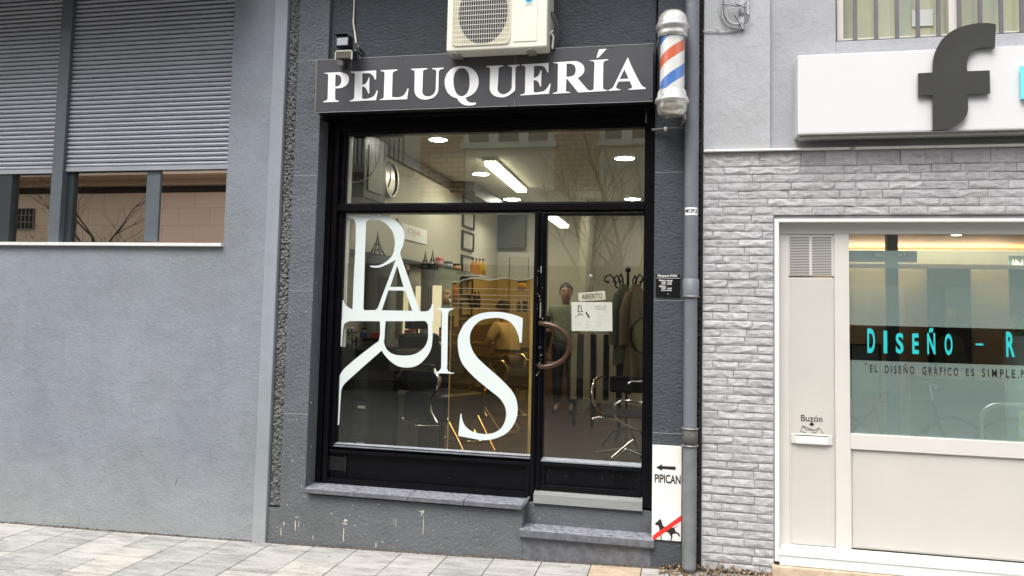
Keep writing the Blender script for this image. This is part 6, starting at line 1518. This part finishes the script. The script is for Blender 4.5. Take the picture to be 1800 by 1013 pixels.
# coat stand and coats
sx_, sy_ = wx(1103, 560, 2.8), 2.8
e_ = empty('coat_stand', (sx_, sy_, FZ), 'wrought iron coat stand with curled hooks behind the door pane', 'coat stand')
zt = W(1103, 480, 2.8).z
m_ = MB(); m_.tube([(sx_, sy_, FZ+.05), (sx_, sy_, zt)], .014, 8); m_.ball((sx_, sy_, zt+.03), .03); m_.build('pole', M['iblack'], e_)
m_ = MB()
for i in range(4): a_ = i*PI/2+.5; m_.tube([(sx_, sy_, FZ+.18), (sx_+.15*math.cos(a_), sy_+.15*math.sin(a_), FZ+.16), (sx_+.27*math.cos(a_), sy_+.27*math.sin(a_), FZ+.01)], .011, 6)
m_.build('feet', M['iblack'], e_)
for i in range(6):
    a_ = i*PI/3+.2; ca, sa = math.cos(a_), math.sin(a_); m_ = MB(); pts = [(.0, -.20), (.07, -.19), (.13, -.14), (.14, -.07), (.19, -.02), (.24, -.05), (.245, -.09), (.21, -.10)]
    m_.tube([(sx_+r_*ca, sy_+r_*sa, zt+z_) for r_, z_ in pts], .009, 6); m_.ball((sx_+.21*ca, sy_+.21*sa, zt-.10), .016); m_.build('hook', M['iblack'], e_)
def coat(cx_, cy_, zt_, zb_, w0, w1, mat, label, dep=.09, name='hanging_coat', slv=True):
    e_ = empty(name, (cx_, cy_, zb_), label, 'coat', 'coats hung on the coat stand'); m_ = MB(); n = 24; L_n = 10; vs = []
    for j in range(L_n+1):
        u = j/L_n; w_ = lerp(w0, w1, u**.6) if u > .08 else w0*.45; d_ = dep*(.5+.5*u)
        for i in range(n):
            t = 2*PI*i/n; q_ = 1+.16*math.sin(5*t+u*3)*u
            vs.append((cx_+w_*q_*math.cos(t), cy_+d_*q_*math.sin(t), lerp(zt_, zb_, u)+.02*math.sin(3*t)*u))
    m_.add(vs, [(j*n+i, j*n+(i+1) % n, (j+1)*n+(i+1) % n, (j+1)*n+i) for j in range(L_n) for i in range(n)], 0, True); m_.build('body', mat, e_)
    if slv:
        for s_ in (-1, 1): m_ = MB(); m_.tube([(cx_+s_*w0*.7, cy_, zt_-.10), (cx_+s_*w1*.95, cy_-.03, zt_-.28), (cx_+s_*w1*1.0, cy_-.05, zt_-.62)], [.05, .055, .045], 10); m_.build('sleeve', mat, e_)
coat(wx(1096, 560, 2.6), 2.62, W(1096, 500, 2.6).z, W(1096, 640, 2.6).z, .07, .10, rgb('olive_cloth', (.10, .11, .075), .85, 0, .2), 'dark olive coat hanging at the left of the stand')
coat(wx(1117, 560, 2.55), 2.55, W(1117, 499, 2.55).z, W(1117, 668, 2.55).z, .08, .11, rgb('brown_cloth', (.16, .12, .075), .85, 0, .2), 'brown coat hanging at the right of the stand')
coat(wx(1099, 640, 2.72), 2.74, W(1099, 600, 2.72).z, W(1099, 690, 2.72).z, .05, .06, rgb('navy_cloth', (.012, .016, .035), .8), 'navy trousers hanging below the olive coat', .04, 'hanging_trousers', False)
c = W(1131, 590, 2.3)
e_ = empty('racket_bag', (c.x, 2.3, c.z-.2), 'yellow-green racket-shaped bag with black edge by the door frame', 'bag')
m_ = MB(); m_.lathe([(0, -.02), (.10, -.02), (.12, 0), (.10, .02), (0, .02)], (c.x, 2.3, c.z), 'y', 26, sx=1, sy=1.45); m_.build('body', rgb('lime_bag', (.20, .22, .03), .5), e_)
m_ = MB(); m_.tube([(c.x+.122*math.cos(2*PI*i/26), 2.285, c.z+.175*math.sin(2*PI*i/26)) for i in range(26)], .013, 6, closed=True); m_.tube([(c.x+.03, 2.3, c.z-.175), (c.x+.08, 2.3, c.z-.36)], .016, 8); m_.build('black_edge', M['iblack'], e_)
m_ = MB(); m_.box(c.x-.02, c.x+.10, 2.2, 2.4, FZ, FZ+.02); m_.tube([(c.x+.08, 2.3, FZ+.02), (c.x+.08, 2.3, c.z-.36)], .010, 6); m_.build('stand', M['iblack'], e_)
# ---- signs hanging on the door glass
HY = GY-.001
e_ = empty('open_sign', (wx(1041, 521, HY), HY, wz(1041, 530, HY)), 'tilted cream hanging sign reading ABIERTO in the salon door', 'sign')
def quad(pts, Y, th=.003):
    P4 = [W(x_, y_, Y) for x_, y_ in pts]; m_ = MB(); m_.prism([(p.x, p.z) for p in P4], Y-th, Y); return m_
HY2 = GY+.022
m_ = quad([(1016, 515), (1063.5, 511.5), (1065, 527), (1017.5, 530)], HY2+.004); m_.build('board', rgb('cream_card', (.72, .70, .60), .5), e_)
m_ = MB(); a = W(1041, 521, HY2); text_w(m_, 'ABIERTO', wx(1022.5, 521, HY2), wx(1059, 521, HY2), wz(1041, 525.4, HY2), wz(1041, 516.6, HY2), HY2-.0002, .0006, rot=.075, bold=.006); m_.build('lettering', rgb('dark_sign_ink', (.05, .05, .045), .5), e_, recalc=False)
m_ = MB(); c = W(1038.5, 487, HY2); m_.tube([W(1028, 514, HY2), c, W(1050, 513, HY2)], .0016, 5); m_.build('cord', M['cream'], e_)
m_ = MB(); m_.lathe([(0, 0), (.014, 0), (.016, -.003), (.010, -.008), (0, -.010)], (c.x, HY2-.003, c.z+.004), 'y', 18); m_.build('suction_cup', rgb('clear_rubber', (.55, .55, .5), .2), e_)
e_ = empty('price_list', (wx(1040, 557, HY), HY, wz(1040, 582, HY)), 'white price list sheet taped inside the salon door', 'notice')
m_ = quad([(1004.5, 531), (1076, 531.5), (1076.5, 582.5), (1005, 582)], GY+.012, .001); m_.build('sheet', M['paper'], e_)
kp = (990, 500, 10.13); PY2 = GY+.0108
m_ = MB()
def pl_(pts): outline(m_, [[(kp[0]+a_/kp[2], kp[1]+b__/kp[2]) for a_, b__ in pts]], PY2, .0004)
pl_([(262, 365), (280, 368), (276, 485), (262, 485)]); pl_([(278, 368), (305, 375), (325, 400), (328, 440), (345, 485), (330, 485), (312, 430), (300, 385), (280, 376)]); pl_([(250, 482), (352, 480), (352, 492), (250, 494)])
pl_([(250, 560), (290, 515), (305, 525), (265, 568)]); pl_([(310, 515), (335, 545), (352, 530), (355, 542), (335, 558), (305, 528)]); pl_([(402, 490), (416, 490), (470, 575), (470, 600), (455, 605), (400, 515)])
text(m_, 'PARIS', 990+210/10.13, 500+0/10.13+56, 990+240/10.13, 559, PY2, .0004)
m_.build('monogram', M['ink'], e_, recalc=False)
m_ = MB(); text(m_, 'TARIFA DE', 990+548/kp[2], 500+382/kp[2], 990+770/kp[2], 500+412/kp[2], PY2, .0004, bold=.02); text(m_, 'PRECIOS', 990+575/kp[2], 500+430/kp[2], 990+762/kp[2], 500+455/kp[2], PY2, .0004, bold=.02); m_.build('heading', M['greyink'], e_, recalc=False)
m_ = MB()
for yy, xa, xb_ in ((490, 590, 800), (540, 590, 730), (585, 610, 745), (630, 590, 810), (670, 560, 690), (708, 590, 690), (740, 590, 690), (680, 210, 310), (712, 190, 345), (755, 190, 260), (712, 365, 465), (770, 365, 460)):
    p = W(990+xa/kp[2], 500+yy/kp[2], PY2); q_ = W(990+xb_/kp[2], 500+yy/kp[2], PY2); m_.box(p.x, q_.x, PY2-.0006, PY2-.0001, p.z-.0012, p.z+.0010)
m_.build('text_lines', rgb('pale_ink', (.60, .60, .61), .6), e_, recalc=False)
# ================================================================== PEOPLE
def skinmesh(name, verts, edges, rad, mat, parent, sub=2, root=0):
    me = bpy.data.meshes.new('tmp'); me.from_pydata([Vector(v) for v in verts], edges, [])
    o = bpy.data.objects.new('tmp', me); COL.objects.link(o)
    md = o.modifiers.new('s', 'SKIN'); md.use_smooth_shade = True
    for i, r in enumerate(rad):
        r = r if isinstance(r, tuple) else (r, r); me.skin_vertices[0].data[i].radius = r; me.skin_vertices[0].data[i].use_root = (i == root)
    o.modifiers.new('u', 'SUBSURF').levels = sub
    dg = bpy.context.evaluated_depsgraph_get(); dg.update(); m2 = bpy.data.meshes.new_from_object(o.evaluated_get(dg))
    bpy.data.objects.remove(o); bpy.data.meshes.remove(me)
    off = worldloc(parent)
    for v in m2.vertices: v.co -= off
    m2.materials.clear(); m2.materials.append(mat)
    for p in m2.polygons: p.use_smooth = True; p.material_index = 0
    o2 = bpy.data.objects.new(name, m2); COL.objects.link(o2); o2.parent = parent; return o2
def person(loc, fz, J, R3, label, shirt, trous, hair, sleeve=True, apron=None):
    """J: joints in local coordinates, x to the person's left, -y forward, z up; rotated by fz"""
    e_ = empty('person', loc, label, 'person'); rot = Matrix.Rotation(fz, 3, 'Z'); L0 = Vector(loc)
    T = lambda p: L0+rot@Vector(p)
    V = []; E_ = []; Rd = []
    def add(p, r, prev=None):
        V.append(T(p)); Rd.append(r); i = len(V)-1
        if prev is not None: E_.append((prev, i))
        return i
    pel = add(J['pelvis'], (.13, .10)); bel = add(J['belly'], (.125, .095), pel); che = add(J['chest'], (.145, .10), bel); nk = add(J['neck'], .050, che)
    ch_, he_, cr_ = Vector(J['chin']), Vector(J['head']), Vector(J['crown']); fv_ = Vector(J['face']).normalized(); n2 = add(Vector(J['neck']).lerp(ch_, .55), (.052, .056), nk); hd0 = add(ch_+fv_*.012+(he_-ch_)*.1, (.070, .086), n2); hd1 = add(ch_.lerp(he_, .62)+fv_*.004, (.084, .102), hd0); hd3 = add(he_.lerp(cr_, .25), (.090, .110), hd1); hd2 = add(he_.lerp(cr_, .85), (.076, .092), hd3)
    for s_ in ('l', 'r'):
        sh = add(J['sh'+s_], .055, che); el = add(J['el'+s_], .042, sh); wr = add(J['wr'+s_], .028, el)
        hn = Vector(J['hand'+s_]); pm = add(hn, (.034, .018), wr); d = (hn-Vector(J['wr'+s_])).normalized(); sd = d.cross(Vector((0, 0, 1)));
        if sd.length < .2: sd = Vector((1, 0, 0))
        sd.normalize()
        for k_, (off, ln) in enumerate(((-.027, .062), (-.009, .072), (.009, .068), (.026, .052))):
            a_ = add(hn+d*.040+sd*off, .0095, pm); b__ = add(hn+d*(.040+ln*.5)+sd*off*1.1+Vector((0, -.006, -.010)), .0085, a_); add(hn+d*(.035+ln*.9)+sd*off*1.1+Vector((0, -.012, -.030)), .0075, b__)
        t1 = add(hn+d*.004-sd*.044, .010, pm); add(hn+d*.030-sd*.062, .0085, t1)
        hp = add(J['hip'+s_], .092, pel); kn = add(J['kn'+s_], .060, hp); an = add(J['an'+s_], .042, kn); add(J['toe'+s_], (.042, .030), an)
    body = skinmesh('body', V, E_, Rd, M['skin'], e_)
    # shirt: same skeleton, a little wider
    V = []; E_ = []; Rd = []
    pel = add(Vector(J['pelvis'])+Vector((0, 0, -.03)), (.172, .145)); bel = add(J['belly'], (.166, .142), pel); che = add(J['chest'], (.186, .142), bel); add((Vector(J['chest'])*.25+Vector(J['neck'])*.75), (.092, .088), che)
    for s_ in ('l', 'r'):
        sh = add(Vector(J['sh'+s_])+Vector((0, 0, .012)), .088, che); el = add(Vector(J['sh'+s_]).lerp(Vector(J['el'+s_]), .80), .066, sh)
    skinmesh('shirt', V, E_, Rd, shirt, e_)
    V = []; E_ = []; Rd = []
    pel = add(Vector(J['pelvis'])+Vector((0, 0, -.01)), (.150, .120))
    for s_ in ('l', 'r'): hp = add(J['hip'+s_], .105, pel); kn = add(J['kn'+s_], .078, hp); add(Vector(J['kn'+s_]).lerp(Vector(J['an'+s_]), .93), .062, kn)
    skinmesh('trousers', V, E_, Rd, trous, e_)
    for s_ in ('l', 'r'):
        a_ = Vector(J['an'+s_]); t_ = Vector(J['toe'+s_]); V = []; E_ = []; Rd = []
        h0 = add(a_+Vector((0, .03, -.035)), (.045, .04)); h1 = add(a_.lerp(t_, .5)+Vector((0, 0, -.02)), (.05, .035), h0); add(t_+Vector((0, 0, -.005)), (.045, .028), h1); skinmesh('shoe', V, E_, Rd, M['iblack'], e_, 1)
    hc = Vector(J['head']); up = (Vector(J['crown'])-Vector(J['chin'])).normalized(); fw = Vector(J['face']).normalized(); sdv = up.cross(fw).normalized()
    def loc_(a_, b__, c_): return T(hc+sdv*a_+fw*b__+up*c_)
    m_ = MB()  # hair cap
    n = 16; rows = 8; vs = []
    for j in range(rows+1):
        ph = (PI*.60)*j/rows
        for i in range(n):
            t = 2*PI*i/n; fr = math.cos(t)
            ph2 = ph*(1-.36*max(0, fr)**.7) if hair else ph*.35
            wv = 1+.035*math.sin(7*t+3*ph)+.03*math.sin(13*t-5*ph); vs.append(loc_(.091*wv*math.sin(ph2)*math.sin(t), .110*wv*math.sin(ph2)*math.cos(t)-.012, .112*wv*math.cos(ph2)+.012))
    m_.add(vs, [(j*n+i, j*n+(i+1) % n, (j+1)*n+(i+1) % n, (j+1)*n+i) for j in range(rows) for i in range(n)], 0, True); m_.build('hair', M['hair'], e_)
    m_ = MB()
    for s_ in (-1, 1): m_ = MB(); m_.ball(loc_(s_*.031, .086, -.004), .0085, 10); m_.tube([loc_(s_*.018, .096, .014), loc_(s_*.034, .096, .019), loc_(s_*.050, .084, .013)], [.003, .0045, .003], 6); m_.build('eye', rgb('eye_dark', (.06, .045, .04), .2) if 'eye_dark' not in bpy.data.materials else bpy.data.materials['eye_dark'], e_)
    m_ = MB(); m_.tube([loc_(0, .088, .004), loc_(0, .112, -.034), loc_(0, .096, -.044)], [.007, .013, .008], 8); m_.build('nose', M['skin'], e_)
    m_ = MB(); m_.tube([loc_(-.024, .086, -.066), loc_(0, .098, -.070), loc_(.024, .086, -.066)], [.003, .006, .003], 6); m_.build('mouth', rgb('lip', (.30, .08, .06), .5) if 'lip' not in bpy.data.materials else bpy.data.materials['lip'], e_)
    m_ = MB()
    for s_ in (-1, 1): m_ = MB(); m_.tube([loc_(s_*.080, -.005, .010), loc_(s_*.086, -.014, -.012), loc_(s_*.079, -.003, -.038)], [.007, .011, .006], 8); m_.build('ear', M['skin'], e_)
    return e_
bx_, by_ = wx(997, 515, 5.1), 5.0
J = dict(pelvis=(0, 0, .93), belly=(0, 0, 1.08), chest=(0, 0, 1.30), neck=(0, .01, 1.46), chin=(0, -.02, 1.53), head=(0, -.01, 1.63), crown=(0, 0, 1.71), face=(0, -1, .02),
         shl=(.175, 0, 1.385), ell=(.235, .02, 1.12), wrl=(.24, -.08, .90), handl=(.235, -.11, .84), shr=(-.175, 0, 1.385), elr=(-.24, .02, 1.12), wrr=(-.235, -.10, .90), handr=(-.225, -.13, .84),
         hipl=(.09, 0, .88), knl=(.10, -.02, .48), anl=(.10, .02, .10), toel=(.11, -.14, .05), hipr=(-.09, 0, .88), knr=(-.10, -.02, .48), anr=(-.10, .02, .10), toer=(-.12, -.14, .05))
person((bx_, by_, FZ), .12, J, None, 'person in a sage t-shirt standing at the back of the salon facing the street', M['shirtg'], M['trous'], True)
J = dict(pelvis=(0, .05, .66), belly=(0, .02, .80), chest=(0, -.06, 1.04), neck=(0, -.09, 1.22), chin=(0, -.12, 1.29), head=(0, -.12, 1.385), crown=(0, -.12, 1.46), face=(0, -1, -.15),
         shl=(.18, -.05, 1.13), ell=(.27, -.16, .90), wrl=(.25, -.36, .92), handl=(.23, -.44, .90), shr=(-.18, -.05, 1.13), elr=(-.27, -.16, .90), wrr=(-.25, -.36, .92), handr=(-.23, -.44, .90),
         hipl=(.10, .0, .66), knl=(.13, -.42, .68), anl=(.13, -.50, .28), toel=(.13, -.62, .22), hipr=(-.10, .0, .66), knr=(-.13, -.42, .68), anr=(-.13, -.50, .28), toer=(-.13, -.62, .22))
person((wx(893, 560, 4.7), 4.75, FZ), math.radians(-118), J, None, 'person in a white shirt seated in the barber chair with the back to the street', M['shirtw'], M['trous'], True)
# ================================================================== CAMERA, LIGHT
cam = bpy.data.cameras.new('camera'); co = bpy.data.objects.new('camera', cam); COL.objects.link(co)
right = Vector((_X.x, _Y.x, _Z.x)); down = Vector((_X.y, _Y.y, _Z.y)); fwd = Vector((_X.z, _Y.z, _Z.z))
m = Matrix((( right.x, -down.x, -fwd.x, 0), (right.y, -down.y, -fwd.y, -D), (right.z, -down.z, -fwd.z, H), (0, 0, 0, 1)))
co.matrix_world = m
cam.sensor_fit = 'HORIZONTAL'; cam.sensor_width = 36; cam.lens = F/1800*36
cam.shift_x = (900-CX)/1800; cam.shift_y = (CY-506.5)/1800
cam.clip_start = .05; cam.clip_end = 1500
C.camera = co
w = bpy.data.worlds.new('World'); C.world = w; w.use_nodes = True
nt = w.node_tree; bg = nt.nodes['Background']; sky = nt.nodes.new('ShaderNodeTexSky'); sky.sky_type = 'NISHITA'; sky.sun_disc = False
EL, AZ = math.radians(SUNEL), math.radians(SUNAZ)
sky.sun_elevation = EL; sky.sun_rotation = AZ; sky.air_density = 1.0; sky.dust_density = 4.0; sky.ozone_density = .6
hs = nt.nodes.new('ShaderNodeHueSaturation'); hs.inputs['Saturation'].default_value = .30
nt.links.new(sky.outputs[0], hs.inputs['Color']); nt.links.new(hs.outputs[0], bg.inputs[0]); bg.inputs[1].default_value = .15
sl = bpy.data.lights.new('sun', 'SUN'); sl.energy = SUNE; sl.angle = math.radians(SUNA); sl.color = (1, .97, .93)
so = bpy.data.objects.new('sun', sl); COL.objects.link(so)
dirv = Vector((math.sin(AZ)*math.cos(EL), math.cos(AZ)*math.cos(EL), math.sin(EL)))
so.rotation_euler = dirv.to_track_quat('Z', 'Y').to_euler()
C.view_settings.view_transform = 'Standard'; C.view_settings.look = 'None'; C.view_settings.gamma = 1; C.view_settings.exposure = EXPO
cy = C.cycles
cy.max_bounces = 8; cy.diffuse_bounces = 4; cy.glossy_bounces = 4; cy.transparent_max_bounces = 12; cy.transmission_bounces = 4
cy.use_denoising = True; cy.sample_clamp_indirect = 4
cy.caustics_reflective = False; cy.caustics_refractive = False
